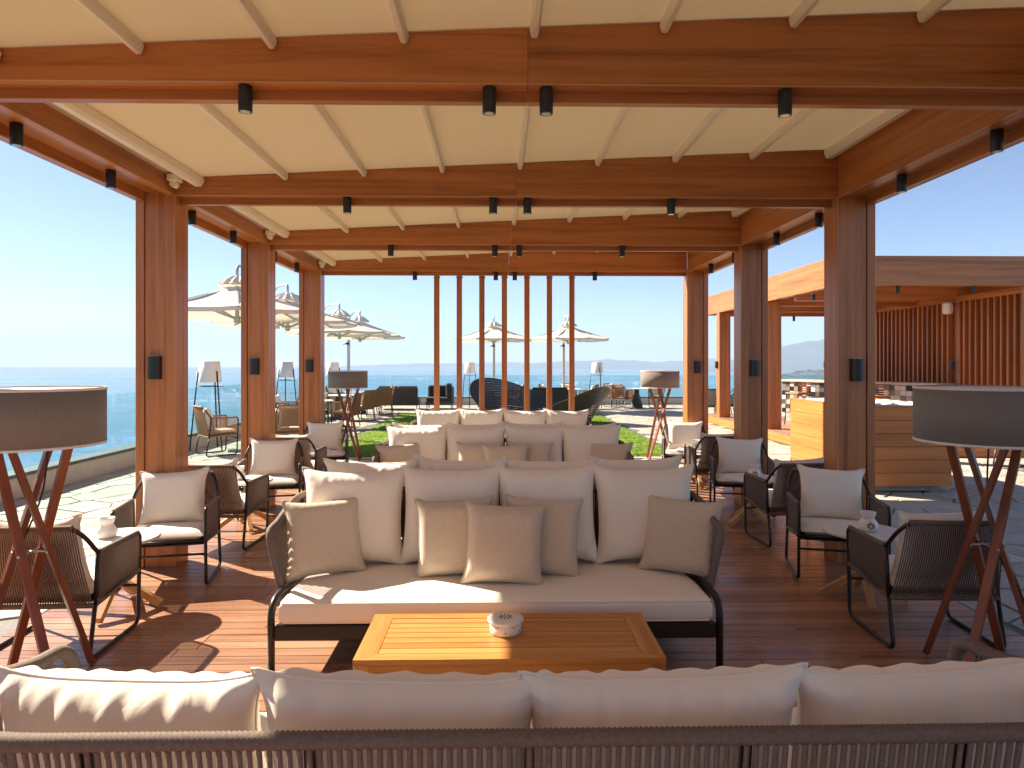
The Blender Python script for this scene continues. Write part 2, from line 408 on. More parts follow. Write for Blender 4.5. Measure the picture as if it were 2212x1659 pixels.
def cushion_mesh(name, args, mat, piping=True, sub=1):
    P, F, idx, n = cloth(*args)
    P[:, 2] -= P[:, 2].min()
    me = bpy.data.meshes.new(name); me.from_pydata(P.tolist(), [], F.tolist()); me.polygons.foreach_set('use_smooth', [True] * len(F))
    me.materials.append(mat); pm = None
    if piping:
        ring = [idx[0, i, 0] for i in range(n)] + [idx[0, n, j] for j in range(n)] + [idx[0, i, n] for i in range(n, 0, -1)] + [idx[0, 0, j] for j in range(n, 0, -1)]
        pm = MB().tube([P[i] for i in ring], .0042, 6, closed=True).mesh(name + '_piping'); pm.materials.append(mat)
    return me, pm
SC_ = [cushion_mesh('cushion', (.705, .655, 36, .26, 95, s, .20, .010), CREAM) for s in (1, 2, 21)]
SCA = [cushion_mesh('cushion', (.765, .60, 46, .25, 105, s, .21, .015, .00002), CREAM) for s in (11, 12)]
PC = [cushion_mesh('pillow', (.50, .50, 30, .22, 85, s, .14, .004), LINEN) for s in (3, 4)]
CC = [cushion_mesh('cushion', (.545, .47, 28, .24, 80, s, .15, .004), CREAM) for s in (5,)]
def put_cushion(name, var, label, cat, loc, rot, group):
    me, pm = var
    o = ob(name, me, loc=loc, rot=rot); tag(o, label, cat, group)
    md = o.modifiers.new('sub', 'SUBSURF'); md.levels = 1; md.render_levels = 1
    if pm: ob('piping', pm, parent=o)
    return o

# ------------------------------------------------------------------ the setting: sea, hills, terrace
TX0, TX1, TY0, TY1 = -6.28, 17.0, -6.0, 27.75
sea = ob('sea', MB().add([(-14000, -3000, -45), (14000, -3000, -45), (14000, 8300, -45), (-14000, 8300, -45)], [(0, 1, 2, 3)]), SEA, kind='structure')
def ridge(name, pts, D, depth, amp, seed):
    """a hill range: pts = (pixel x, pixel y of the skyline) in the 2212 view, standing D metres out"""
    rng = np.random.default_rng(seed); n = 160; m = 14
    xs = np.linspace(pts[0][0], pts[-1][0], n); ys = np.interp(xs, [p[0] for p in pts], [p[1] for p in pts])
    X = (xs - VPX) / FPX * D; Z = H + (EYE - ys) / FPX * D
    rough_ = sum(np.sin(np.arange(n) * f + p) * a for f, p, a in zip((.31, .73, 1.7, 2.9), rng.uniform(0, 6, 4), (1, .6, .35, .2)))
    Z = Z + rough_ * amp; v = []; f = []
    for j in range(m + 1):
        t = j / m * 2 - 1
        prof = max(0., 1 - abs(t) ** 1.25)
        for i in range(n):
            gul = 1 + .25 * math.sin(i * .55 + 3 * t) * (1 - abs(t)) * abs(t)
            v.append((X[i] + 40 * math.sin(j * 1.3 + i * .4), D + t * depth, -46 + (Z[i] + 46) * prof * gul))
    for j in range(m):
        for i in range(n - 1): f.append((j * n + i, j * n + i + 1, (j + 1) * n + i + 1, (j + 1) * n + i))
    return ob(name, MB().add(v, f, True), HILL, kind='structure')
ridge('hills', [(700, 793), (820, 788), (900, 785), (1000, 785), (1100, 782), (1180, 786), (1260, 792), (1300, 797)], 8000, 260, 1.5, 1)
ridge('hills', [(1090, 800), (1150, 786), (1200, 781), (1260, 780), (1310, 776), (1360, 778), (1420, 782), (1480, 779), (1540, 774), (1600, 778), (1660, 792)], 6200, 500, 3, 2)
ridge('hills', [(1500, 800), (1580, 785), (1640, 764), (1690, 752), (1735, 739), (1770, 737), (1850, 722), (1960, 705), (2080, 700), (2190, 715), (2300, 735), (2420, 760)], 4300, 700, 5, 3)
ridge('hills', [(1690, 812), (1720, 808), (1745, 803), (1780, 800), (1900, 796)], 1900, 60, 1.2, 4)

terr = MB().box(TX0, TX1, TY0, TY1, -3.2, -.012)
terrace = ob('terrace_paving', terr, GROUT, kind='structure')
DX0, DX1, DY0, DY1 = -3.10, 3.27, -4.0, 10.42         # deck
LX0, LX1, LY0, LY1 = -3.3, 3.3, 12.1, 22.6            # lawn
BX0, BX1, BY0, BY1 = 6.05, 10.15, 11.9, 19.9           # bar pavilion plinth
# crazy paving: irregular cells, each stone its own piece
def crazy():
    rng = random.Random(5); sp = .50; pts = []
    y = 1.2
    while y < TY1 + .6:
        x = TX0 - .5
        while x < 13.5:
            pts.append((x + rng.uniform(-.26, .26), y + rng.uniform(-.26, .26))); x += sp
        y += sp
    grid = {}
    for i, p in enumerate(pts): grid.setdefault((int(p[0] // .8), int(p[1] // .8)), []).append(i)
    rects = [(DX0, DX1, DY0, DY1), (LX0 - .12, LX1 + .12, LY0 - .2, LY1 + .12), (BX0, BX1, BY0, BY1)]
    def clip(poly, nx, ny, c):
        out = []
        for i in range(len(poly)):
            a, b = poly[i], poly[(i + 1) % len(poly)]
            da = nx * a[0] + ny * a[1] - c; db = nx * b[0] + ny * b[1] - c
            if da <= 0: out.append(a)
            if da * db < 0:
                t = da / (da - db); out.append((a[0] + (b[0] - a[0]) * t, a[1] + (b[1] - a[1]) * t))
        return out
    stones = []
    for i, p in enumerate(pts):
        if any(r[0] <= p[0] <= r[1] and r[2] <= p[1] <= r[3] for r in rects): continue
        poly = [(p[0] - 1, p[1] - 1), (p[0] + 1, p[1] - 1), (p[0] + 1, p[1] + 1), (p[0] - 1, p[1] + 1)]
        gx, gy = int(p[0] // .8), int(p[1] // .8)
        for a in (-2, -1, 0, 1, 2):
            for b in (-2, -1, 0, 1, 2):
                for j in grid.get((gx + a, gy + b), ()):
                    if j == i: continue
                    q = pts[j]; dx, dy = q[0] - p[0], q[1] - p[1]; L = math.hypot(dx, dy)
                    gap = .0085 + .003 * ((i * j) % 3)
                    poly = clip(poly, dx / L, dy / L, (dx * (p[0] + q[0]) + dy * (p[1] + q[1])) / 2 / L - gap)
                    if not poly: break
        for r in rects + [None]:
            if r is None:
                poly = clip(poly, -1, 0, -(TX0 + .26)); poly = clip(poly, 0, 1, TY1 - .26); continue
            if p[0] < r[0]: poly = clip(poly, 1, 0, r[0] - .008) if r[2] - .6 < p[1] < r[3] + .6 else poly
            elif p[0] > r[1]: poly = clip(poly, -1, 0, -r[1] - .008) if r[2] - .6 < p[1] < r[3] + .6 else poly
            elif p[1] < r[2]: poly = clip(poly, 0, 1, r[2] - .008)
            elif p[1] > r[3]: poly = clip(poly, 0, -1, -r[3] - .008)
        if len(poly) < 3: continue
        # drop tiny edges
        pp = [poly[k] for k in range(len(poly)) if math.dist(poly[k], poly[k - 1]) > .03]
        if len(pp) < 3: continue
        ar = abs(sum(pp[k - 1][0] * pp[k][1] - pp[k][0] * pp[k - 1][1] for k in range(len(pp)))) / 2
        if ar < .02: continue
        cx = sum(q[0] for q in pp) / len(pp); cy_ = sum(q[1] for q in pp) / len(pp)
        px = VPX + cx / max(cy_, .1) * FPX; vis = (0 < px < 2212) * ar / max(cy_, 1) ** 3
        stones.append((vis, cx, cy_, pp))
    stones.sort(key=lambda s: -s[0])
    rest = MB()
    for k, (vis, cx, cy_, pp) in enumerate(stones):
        m = MB() if k < 300 else rest
        ox, oy = (cx, cy_) if k < 300 else (0, 0)
        dz = rng.uniform(-.003, .002); n = len(pp); c = .93
        def ins(q, s): return (cx + (q[0] - cx) * s - ox, cy_ + (q[1] - cy_) * s - oy)
        tx, ty = rng.uniform(-.004, .004), rng.uniform(-.004, .004)
        def zz(q): return dz + tx * q[0] + ty * q[1]
        v = [(*ins(q, 1), -.03) for q in pp] + [(*ins(q, 1), dz - .005) for q in pp] + [(*ins(q, .965), dz + rng.uniform(-.001, .001)) for q in pp]
        f = [(a, (a + 1) % n, n + (a + 1) % n, n + a) for a in range(n)] + [(n + a, n + (a + 1) % n, 2 * n + (a + 1) % n, 2 * n + a) for a in range(n)] + [tuple(range(2 * n, 3 * n))]
        m.add(v, f)
        if k < 300: ob('stone', m, STONE, terrace, loc=(cx, cy_, 0))
    ob('stone_field', rest, STONE, terrace, kind='stuff')
crazy()

# deck boards
deck = ob('deck', MB().box(DX0, DX1, DY0, DY1, -.0115, -.008), HOLE, kind='structure')
BW = .1035
def board_mesh(L, cache={}):
    k = round(L, 3)
    if k not in cache: cache[k] = MB().box(0, k - .004, .0025, BW - .0025, -.0078, 0, .0022).mesh('board'); cache[k].materials.append(DECK)
    return cache[k]
rows = int((DY1 - DY0) / BW); hidden = MB(); rngd = random.Random(3)
for i in range(rows):
    y = DY1 - (i + 1) * BW
    tot = DX1 - DX0
    a = round(rngd.uniform(1.2, 2.6), 1); b = round(rngd.uniform(1.8, 2.8), 1); c = round(tot - a - b, 3); x = DX0
    for L in (a, b, c):
        if y < 1.35: hidden.box(x, x + L - .004, y + .0025, y + BW - .0025, -.0078, 0, .002)
        else: ob('board', board_mesh(L), parent=deck, loc=(x, y, rngd.uniform(-.0006, .0006)))
        x += L
ob('board_field', hidden, DECK, deck, kind='stuff')

# lawn
lawn = ob('lawn', MB().box(LX0, LX1, LY0, LY1, -.011, .012), SOIL, kind='structure')
kb = MB()
kb.box(LX0 - .1, LX1 + .1, LY0 - .19, LY0 - .005, -.0115, .004, .003); ob('kerb', kb, STONE, lawn)
def grass():
    rng = np.random.default_rng(2); n = 52000
    x = rng.uniform(LX0, LX1, n); y = LY0 + (LY1 - LY0) * rng.uniform(0, 1, n) ** 1.35
    cl = .65 + .35 * np.sin(x * 5.1 + 2 * np.sin(y * 3)) * np.sin(y * 4.3 + x)
    h = rng.uniform(.015, .034, n) * (.8 + .4 * cl); a = rng.uniform(0, 6.28, n); w = rng.uniform(.006, .011, n); ln = rng.normal(0, .025, (n, 2))
    v = np.zeros((n, 3, 3)); dx = np.cos(a) * w; dy = np.sin(a) * w
    v[:, 0] = np.stack([x - dx, y - dy, np.full(n, .01)], 1); v[:, 1] = np.stack([x + dx, y + dy, np.full(n, .01)], 1)
    v[:, 2] = np.stack([x + ln[:, 0], y + ln[:, 1], .01 + h], 1)
    me = bpy.data.meshes.new('grass'); me.vertices.add(3 * n); me.vertices.foreach_set('co', v.ravel())
    me.loops.add(3 * n); me.loops.foreach_set('vertex_index', np.arange(3 * n)); me.polygons.add(n)
    me.polygons.foreach_set('loop_start', np.arange(0, 3 * n, 3)); me.update(); me.validate()
    o = ob('grass', me, GRASS, kind='stuff'); tag(o, 'short bright green grass of the lawn behind the sofas', 'grass')
grass()

# parapet with glass balustrade
def parapet(name, label, a, b, axis):
    t = thing(name, label, 'balustrade', (a[0], a[1], 0))
    L = (b[0] - a[0]) if axis == 'X' else (b[1] - a[1])
    def bx(m, u0, u1, w0, w1, z0, z1, c=0):
        return m.box(u0, u1, w0, w1, z0, z1, c) if axis == 'X' else m.box(-w1, -w0, u0, u1, z0, z1, c)
    ob('low_wall', bx(MB(), 0, L, 0, .22, -.02, .262), PLASTER, t)
    n = max(1, round(abs(L) / 1.5)); s = L / n
    for k in range(n):
        ob('coping_stone', bx(MB(), k * s + .003, (k + 1) * s - .003, -.025, .27, .264, .31, .006), COPING, t)
        ob('glass_pane', bx(MB(), k * s + .012, (k + 1) * s - .012, .13, .145, .312, 1.21), GLASS, t)
    return t
parapet('glass_balustrade', 'low cream wall with clear glass panes along the left sea side', (-6.06, TY0), (-6.06, TY1 - .25), 'Y')
parapet('glass_balustrade', 'low cream wall with glass panes across the far end of the terrace', (-6.05, TY1 - .24), (TX1, TY1 - .24), 'X')

# ------------------------------------------------------------------ main pergola
XI0, XI1 = -2.695, 2.870            # inner faces of the side beams
PW, PD = .325, .235                 # post width / depth
YB = [5.60 + 2.26 * k for k in (-4, -3, -2, -1, 0, 1, 2)]  # bays behind the camera are unseen, added for their shade
ZB = 3.10
def zf(x): return 3.252 + (x + 2.5) * .0495        # fabric height
perg = thing('pergola', 'long wooden pergola with stretched cream awning roof over the sofas', 'pergola')
def post(x_in, y0, s):
    """s = -1 for the left row (extends to -x), +1 for the right row"""
    p = MB()
    def seg(a, b, y0_, y1_, m=p):
        x0, x1 = sorted((x_in + s * a, x_in + s * b)); m.box(x0, x1, y0_, y1_, 0, ZB + .03, .003)
    seg(.0, .088, y0, y0 + PD)
    P_ = ob('post', p, WOOD['Z'], perg)
    m2 = MB(); seg(.0915, .250, y0 + .006, y0 + PD - .006, m2); ob('panel', m2, WOOD['Z'], P_)
    m3 = MB(); seg(.256, PW, y0 - .004, y0 + PD + .004, m3); ob('panel', m3, WOOD['Z'], P_)
    m4 = MB()
    x0, x1 = sorted((x_in + s * .0885, x_in + s * .0912)); m4.box(x0, x1, y0 + .002, y0 + .01, .002, ZB)
    ob('edge_strip', m4, PALE_EDGE, P_)
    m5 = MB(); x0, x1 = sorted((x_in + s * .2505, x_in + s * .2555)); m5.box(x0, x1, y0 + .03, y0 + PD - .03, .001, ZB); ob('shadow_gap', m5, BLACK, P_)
    m6 = MB(); x0, x1 = sorted((x_in + s * .0005, x_in + s * .004)); m6.box(x0, x1, y0 - .0012, y0 + .003, .002, ZB); ob('edge_strip', m6, PALE_EDGE, P_)
for y in YB:
    post(XI0, y, -1); post(XI1, y, 1)
def slanted(m, x0, x1, y0, y1, z0, dz=.02):
    m.add([(x0, y0, z0), (x1, y0, z0), (x1, y1, z0), (x0, y1, z0), (x0, y0, zf(x0) + dz), (x1, y0, zf(x1) + dz), (x1, y1, zf(x1) + dz), (x0, y1, zf(x0) + dz)],
          [(3, 2, 1, 0), (4, 5, 6, 7), (0, 1, 5, 4), (1, 2, 6, 5), (2, 3, 7, 6), (3, 0, 4, 7)])
XM = .145
for y in YB:
    for (xa, xb) in ((XI0 + .001, XM - .0012), (XM + .0012, XI1 - .001)):
        m = MB(); slanted(m, xa, xb, y, y + .10, ZB); c = ob('cross_beam', m, WOOD['X'], perg)
        ob('lower_lip', MB().box(xa, xb, y + .101, y + .155, ZB - .052, ZB + .1, .003), WOOD['X'], c)
        ob('edge_strip', MB().box(xa, xb, y - .0015, y + .003, ZB - .0015, ZB + .003), PALE_EDGE, c)
# side beams, one length per bay
for k in range(len(YB) - 1):
    ya, yb = YB[k] + .002, YB[k + 1] - .002
    for s, xi in ((-1, XI0), (1, XI1)):
        zt = zf(xi) + .05
        def xs(a, b): return sorted((xi + s * a, xi + s * b))
        c = ob('side_beam', MB().box(*xs(0, .07), ya, yb, ZB, zt + .03, .003), WOOD['Y'], perg)
        ob('soffit', MB().box(*xs(.074, .25), ya, yb, ZB + .02, zt), WOOD['Y'], c)
        ob('lower_lip', MB().box(*xs(.253, PW), ya, yb, ZB - .05, zt + .02, .003), WOOD['Y'], c)
# fabric panels and rafters
RX = [-2.43 + .652 * k for k in range(9)]
for k in range(len(YB) - 1):
    ya, yb = YB[k] + .157, YB[k + 1] - .003
    edges = [XI0 + .004] + RX[1:-1] + [XI1 - .004]
    for i in range(len(edges) - 1):
        xa, xb = edges[i], edges[i + 1]; v = []; f = []; n = 7; q = 5
        for b in range(q + 1):
            for a in range(n + 1):
                t = a / n; u = b / q; x = xa + (xb - xa) * t
                v.append((x, ya + (yb - ya) * u, zf(x) - .014 * 4 * t * (1 - t) * math.sin(u * 3.14159) - .001 * math.sin(9 * u + 5 * t)))
        for b in range(q):
            for a in range(n): f.append((b * (n + 1) + a, b * (n + 1) + a + 1, (b + 1) * (n + 1) + a + 1, (b + 1) * (n + 1) + a))
        ob('fabric_panel', MB().add(v, f, True), AWNING, perg)
    for i, x in enumerate(RX):
        z = zf(x); m = MB(); big = i in (0, 8)
        w = .050 if big else .026; h = .085 if big else .062
        if i == 0: x = XI0 + .20
        if i == 8: x = XI1 - .075
        z = zf(x)
        prof = [(-w * .8, -.004), (-w, -h * .35), (-w * .8, -h * .75), (-w * .45, -h), (w * .45, -h), (w * .8, -h * .75), (w, -h * .35), (w * .8, -.004)]
        for yy in (ya + .01, yb - .012):
            m.v += [(x + p[0], yy, z + p[1]) for p in prof]
        m.f = [tuple(range(8)), tuple(range(15, 7, -1))] + [(a, 8 + a, 8 + (a + 1) % 8, (a + 1) % 8) for a in range(8)]; m.sm = [False] * 10
        ob('rafter', m, PROFILE, perg)
    m = MB(); bx, by, bz = XI0 + .055, yb - .12, zf(XI0) - .03
    m.box(bx - .045, bx + .045, by - .05, by + .05, bz - .035, bz + .02, .006); m.tube([(bx, by - .03, bz - .055), (bx, by + .03, bz - .055)], .03, 10)
    ob('pulley_bracket', m, PROFILE, perg)
# batten screen at the far end
for k in range(7):
    x = .083 + (k - 3) * .3485
    b_ = ob('batten', MB().box(x - .042, x + .042, 10.30, 10.36, .0, ZB + .02, .003), WOOD['Z'], perg)
    ob('pin', MB().tube([(x - .055, 10.33, 3.03), (x + .055, 10.33, 3.03)], .009, 6), BLACK, b_)
ob('screen_rail', MB().box(-1.05, 1.22, 10.29, 10.37, ZB + .021, ZB + .09), WOOD['X'], perg)

# ------------------------------------------------------------------ pergola lights
spot_body = MB().lathe([(.0335, -.13), (.0345, -.127), (.0345, -.005), (.0335, 0)], 20).mesh('body'); spot_body.materials.append(BLACK)
spot_lens = MB().lathe([(.024, -.1312), (.024, -.1302)], 16).mesh('lens'); spot_lens.materials.append(STEEL)
def spot(label, loc, group):
    t = thing('spotlight', label, 'spotlight', loc, 0, group); ob('body', spot_body, parent=t); ob('lens', spot_lens, parent=t); return t
SX = [-1.28, -.05, .24, 1.465]; SN = ['leftmost', 'second from left', 'second from right', 'rightmost']
BN = ['nearest cross beam', 'second cross beam', 'third cross beam', 'farthest cross beam above the battens']
for k, yb in enumerate(YB[3:]):
    for x, nm in zip(SX, SN):
        spot('black cylinder spotlight under the %s, %s of four' % (BN[k], nm), (x, yb + .05, ZB - .0005), 'spotlights under the cross beams')
for k in range(3):
    for j, dy in enumerate((.66, 1.62)):
        for s, xi, sn in ((-1, XI0, 'left'), (1, XI1, 'right')):
            spot('black cylinder spotlight under the %s side beam, %s one from the viewer' % (sn, ORD[k * 2 + j]), (xi + s * .16, YB[3 + k] + dy, ZB + .0195), 'spotlights under the side beams')
wl_m = MB(); n_ = 14
pro = [(math.cos(math.pi * i / n_) * .055, -math.sin(math.pi * i / n_) * .062 - .004) for i in range(n_ + 1)]
wl_m.prism([(.055, 0)] + pro + [(-.055, 0)], -.095, .095); wl_mesh = wl_m.mesh('shell'); wl_mesh.materials.append(BLACK)
wl_cap = MB().prism([(p[0] * .82, p[1] * .82 - .003) for p in pro], .0952, .097).mesh('lens'); wl_cap.materials.append(STEEL)
def walllight(label, loc, rz=0, s=1.0):
    t = thing('wall_light', label, 'wall light', loc, rz, 'wall lights on the posts'); ob('shell', wl_mesh, parent=t); ob('lens', wl_cap, parent=t); t.scale = (s,) * 3; return t
for k, nm in ((0, 'nearest visible'), (1, 'second'), (2, 'farthest')):
    walllight('black half round wall light on the %s left pergola post' % nm, (XI0 - .165, YB[4 + k] + .006, 1.665))
    walllight('black half round wall light on the %s right pergola post' % nm, (XI1 + .165, YB[4 + k] + .006, 1.645))

# ------------------------------------------------------------------ sofas (built facing -Y, origin on the floor under the centre)
def shell_path():
    """plan line of the wrapped back: from the right arm's front round the back to the left arm's front"""
    pts = [(1.24, -.20), (1.24, .47), (-1.24, .47), (-1.24, -.20)]
    P = rounded([(x, y, 0) for x, y in pts], .30, 14); out = [P[0]]
    for a, b in zip(P, P[1:]):
        n = max(1, int((b - a).length / .02))
        for i in range(1, n + 1): out.append(a + (b - a) * (i / n))
    return out
SP = shell_path(); sl = [0.]
for a, b in zip(SP, SP[1:]): sl.append(sl[-1] + (b - a).length)
SL = sl[-1]
def sp_at(s):
    s = min(max(s, 0), SL); lo = int(np.searchsorted(sl, s)); lo = min(max(lo, 1), len(SP) - 1)
    a, b = SP[lo - 1], SP[lo]; t = (s - sl[lo - 1]) / max(sl[lo] - sl[lo - 1], 1e-9); p = a + (b - a) * t; d = (b - a).normalized()
    return p, Vector((d.y, -d.x, 0))          # point, outward normal
def top_z(s):
    e = min(s, SL - s)
    t = min(1, e / .62); return .735 + .105 * (t * t * (3 - 2 * t))
def shell_top(s):
    p, nrm = sp_at(s); q = p + nrm * .075; q.z = top_z(s); return q
def shell_bot(s):
    p, nrm = sp_at(s); q = p + nrm * -.01; q.z = .315; return q
def front_edge(s0):
    """rounded front end of the arm, from rail down to the lower rail"""
    a, b = shell_top(s0), shell_bot(s0); fw = Vector((0, -1, 0))
    return rounded([shell_top(abs(s0) + (.12 if s0 < 1 else -.12)), a + fw * .03, b + fw * -.0 , shell_bot(s0 + (.10 if s0 < 1 else -.10))], .09, 6)
def ribbed(path, r, pitch=.0095, n=9, depth=.0032):
    P = [Vector(p) for p in path]; L = [0.]
    for a, b in zip(P, P[1:]): L.append(L[-1] + (b - a).length)
    N = int(L[-1] / (pitch / 2)); out = []; rr = []
    k = 0
    for i in range(N + 1):
        s = L[-1] * i / N
        while k < len(L) - 2 and L[k + 1] < s: k += 1
        t = (s - L[k]) / max(L[k + 1] - L[k], 1e-9); out.append(P[k] + (P[k + 1] - P[k]) * t); rr.append(r - (depth if i % 2 else 0))
    return MB().tube(out, rr, n)
def strand(m, a, b, w=.0055):
    """one cord, bowed slightly"""
    mid = (a + b) / 2
    m.tube([a, mid, b], w, 5, cap=False)
rail_path = front_edge(0.0)[::-1] + [shell_top(.12 + (SL - .24) * i / 150) for i in range(1, 150)] + front_edge(SL)
RAIL = ribbed(rail_path, .022, pitch=.0105, depth=.0036).mesh('top_rail'); RAIL.materials.append(ROPE)
def sofa_parts(t, single=False):
    ob('top_rail', RAIL, parent=t)
    lo = ribbed([shell_bot(.1 + (SL - .2) * i / 90) for i in range(91)], .016, n=7); LOWR.append(lo.mesh('lower_rail')) if not LOWR else None
    if not LOWR[0].materials: LOWR[0].materials.append(ROPE)
    ob('lower_rail', LOWR[0], parent=t)
    pitch = .0195; n = int((SL - .12) / pitch); m = MB()
    for i in range(n + 1):
        s = .06 + (SL - .12) * i / n; a, b = shell_top(s), shell_bot(s); b = b - Vector((0, 0, .012))
        a = a - Vector((0, 0, .02))
        if single:
            q = MB(); strand(q, a, b, .0062); ob('cord', q, ROPE, t)
        else: strand(m, a, b, .0062)
    if not single:
        if not CORD: CORD.append(m.mesh('cord_weave')); CORD[0].materials.append(ROPE)
        ob('cord_weave', CORD[0], parent=t, kind='stuff')
    if not FR:
        BP = []
        for s in np.linspace(.5, SL - .5, 7):
            a, b = shell_top(s), shell_bot(s); nr = sp_at(s)[1]
            BP.append(MB().bar(a - nr * .012 - Vector((0, 0, .02)), b - nr * .012, .022, .012).mesh('back_post')); BP[-1].materials.append(IRON)
        FR.append(BP)
        sf = MB(); sf.box(-1.21, 1.21, -.435, -.395, .190, .272, .006); sf.box(-1.21, 1.21, .33, .37, .20, .272, .006)
        for x in (-1.185, -.42, .42, 1.185): sf.box(x - .02, x + .02, -.394, .329, .205, .268, .004)
        sf.box(-1.16, 1.16, -.39, .33, .2685, .276)
        FR.append(sf.mesh('seat_frame')); FR[1].materials.append(IRON)
        for sx in (-1, 1):
            lg = MB(); pth = rounded([(sx * 1.232, -.415, 0), (sx * 1.232, -.415, .39), (sx * 1.225, -.20, .405), (sx * 1.215, .02, .355)], [0, .10, .10, 0], 8)
            lg.tube(pth, .0205, 10); FR.append(lg.mesh('leg')); FR[-1].materials.append(IRON)
            lb = MB(); lb.tube(rounded([(sx * 1.05, .38, 0), (sx * 1.10, .42, .34), (sx * 1.12, .47, .50)], .1, 4), .024, 10); FR.append(lb.mesh('leg')); FR[-1].materials.append(IRON)
        FR.append(seat_cushion(2.37, .80, .125)); FR[-1].materials.append(SEATC)
    [ob('back_post', q_, parent=t) for q_ in FR[0]]; ob('seat_frame', FR[1], parent=t)
    for k in (2, 3, 4, 5): ob('leg', FR[k], parent=t)
    o = ob('seat_cushion', FR[6], parent=t)
LOWR, CORD, FR = [], [], []
def seat_cushion(w, d, h):
    Rr = .032; off = [0, .003, .009, .018, .032]
    def axis(L, n): return [-L / 2 + o for o in off] + [-L / 2 + .032 + (L - .064) * i / n for i in range(1, n)] + [L / 2 - o for o in off[::-1]]
    ax, ay = axis(w, 50), axis(d, 18); nx, ny = len(ax), len(ay); v = []; f = []
    def tap(x, y):
        k = (y / (d / 2) + .2) / 1.2
        return x * (1 - .09 * k * k) if k > 0 else x
    def rnd(L, p): t = min(1, (L / 2 - abs(p)) / Rr); return math.sqrt(max(0, 1 - (1 - t) ** 2))
    for top in (1, -1):
        for y in ay:
            for x in ax:
                r = rnd(w, x) * rnd(d, y); u, q = x / w * 2, y / d * 2
                z = (h / 2 - Rr + Rr * r) * top
                if top > 0: z += (.016 * (1 - abs(u) ** 4) * (1 - q * q) + .004 * math.sin(u * 9 + 1) * math.sin(q * 4) + .0016 * math.sin(u * 41 + 3 * q) * abs(q)) * r
                v.append((tap(x, y), y - .04, .277 + h / 2 + z))
    N = nx * ny
    for b in range(ny - 1):
        for a in range(nx - 1):
            q = [b * nx + a, b * nx + a + 1, (b + 1) * nx + a + 1, (b + 1) * nx + a]
            f.append(tuple(q)); f.append(tuple(N + i for i in q[::-1]))
    ring = list(range(nx)) + [b * nx + nx - 1 for b in range(1, ny)] + [(ny - 1) * nx + a for a in range(nx - 2, -1, -1)] + [b * nx for b in range(ny - 2, 0, -1)]
    for i in range(len(ring)):
        a, b = ring[i], ring[(i + 1) % len(ring)]; f.append((b, a, N + a, N + b))
    m = MB().add(v, f, True)
    for zz in (.277 + .010, .277 + h - .010):
        c = rounded([(tap(x, y), y - .04, zz) for x, y in ((-w / 2 + .006, -d / 2 + .006), (0, -d / 2 + .006), (w / 2 - .006, -d / 2 + .006), (w / 2 - .006, -.1), (w / 2 - .006, .2), (w / 2 - .006, d / 2 - .006), (-w / 2 + .006, d / 2 - .006), (-w / 2 + .006, .2), (-w / 2 + .006, -.1))], .03, 4, closed=True)
        m.tube(c, .0042, 5, closed=True)
    return m.mesh('seat_cushion')
XSO = {'A': .07, 'B': -.012, 'C': .02, 'D': .046, 'E': .045, 'F': .03}
SOFAS = [('A', 2.075, math.pi, 'taupe corded sofa in the foreground seen from behind'),
         ('B', 4.08, 0, 'taupe corded sofa facing the viewer behind the slatted coffee table'),
         ('C', 5.10, math.pi, 'taupe corded sofa turned away, back to back behind the front sofa'),
         ('D', 6.99, 0, 'taupe corded sofa facing the viewer in the middle of the row, with linen pillows'),
         ('E', 8.00, math.pi, 'taupe corded sofa turned away, back to back behind the middle sofa'),
         ('F', 9.60, 0, 'taupe corded sofa farthest back, in front of the wooden battens')]
rs = random.Random(11)
POSN = ['leftmost', 'second from left', 'second from right', 'rightmost']
WHERE = {'A': 'foreground sofa', 'B': 'front sofa facing the viewer', 'C': 'turned sofa behind the front sofa', 'D': 'middle sofa facing the viewer',
         'E': 'turned sofa behind the middle sofa', 'F': 'farthest sofa by the battens'}
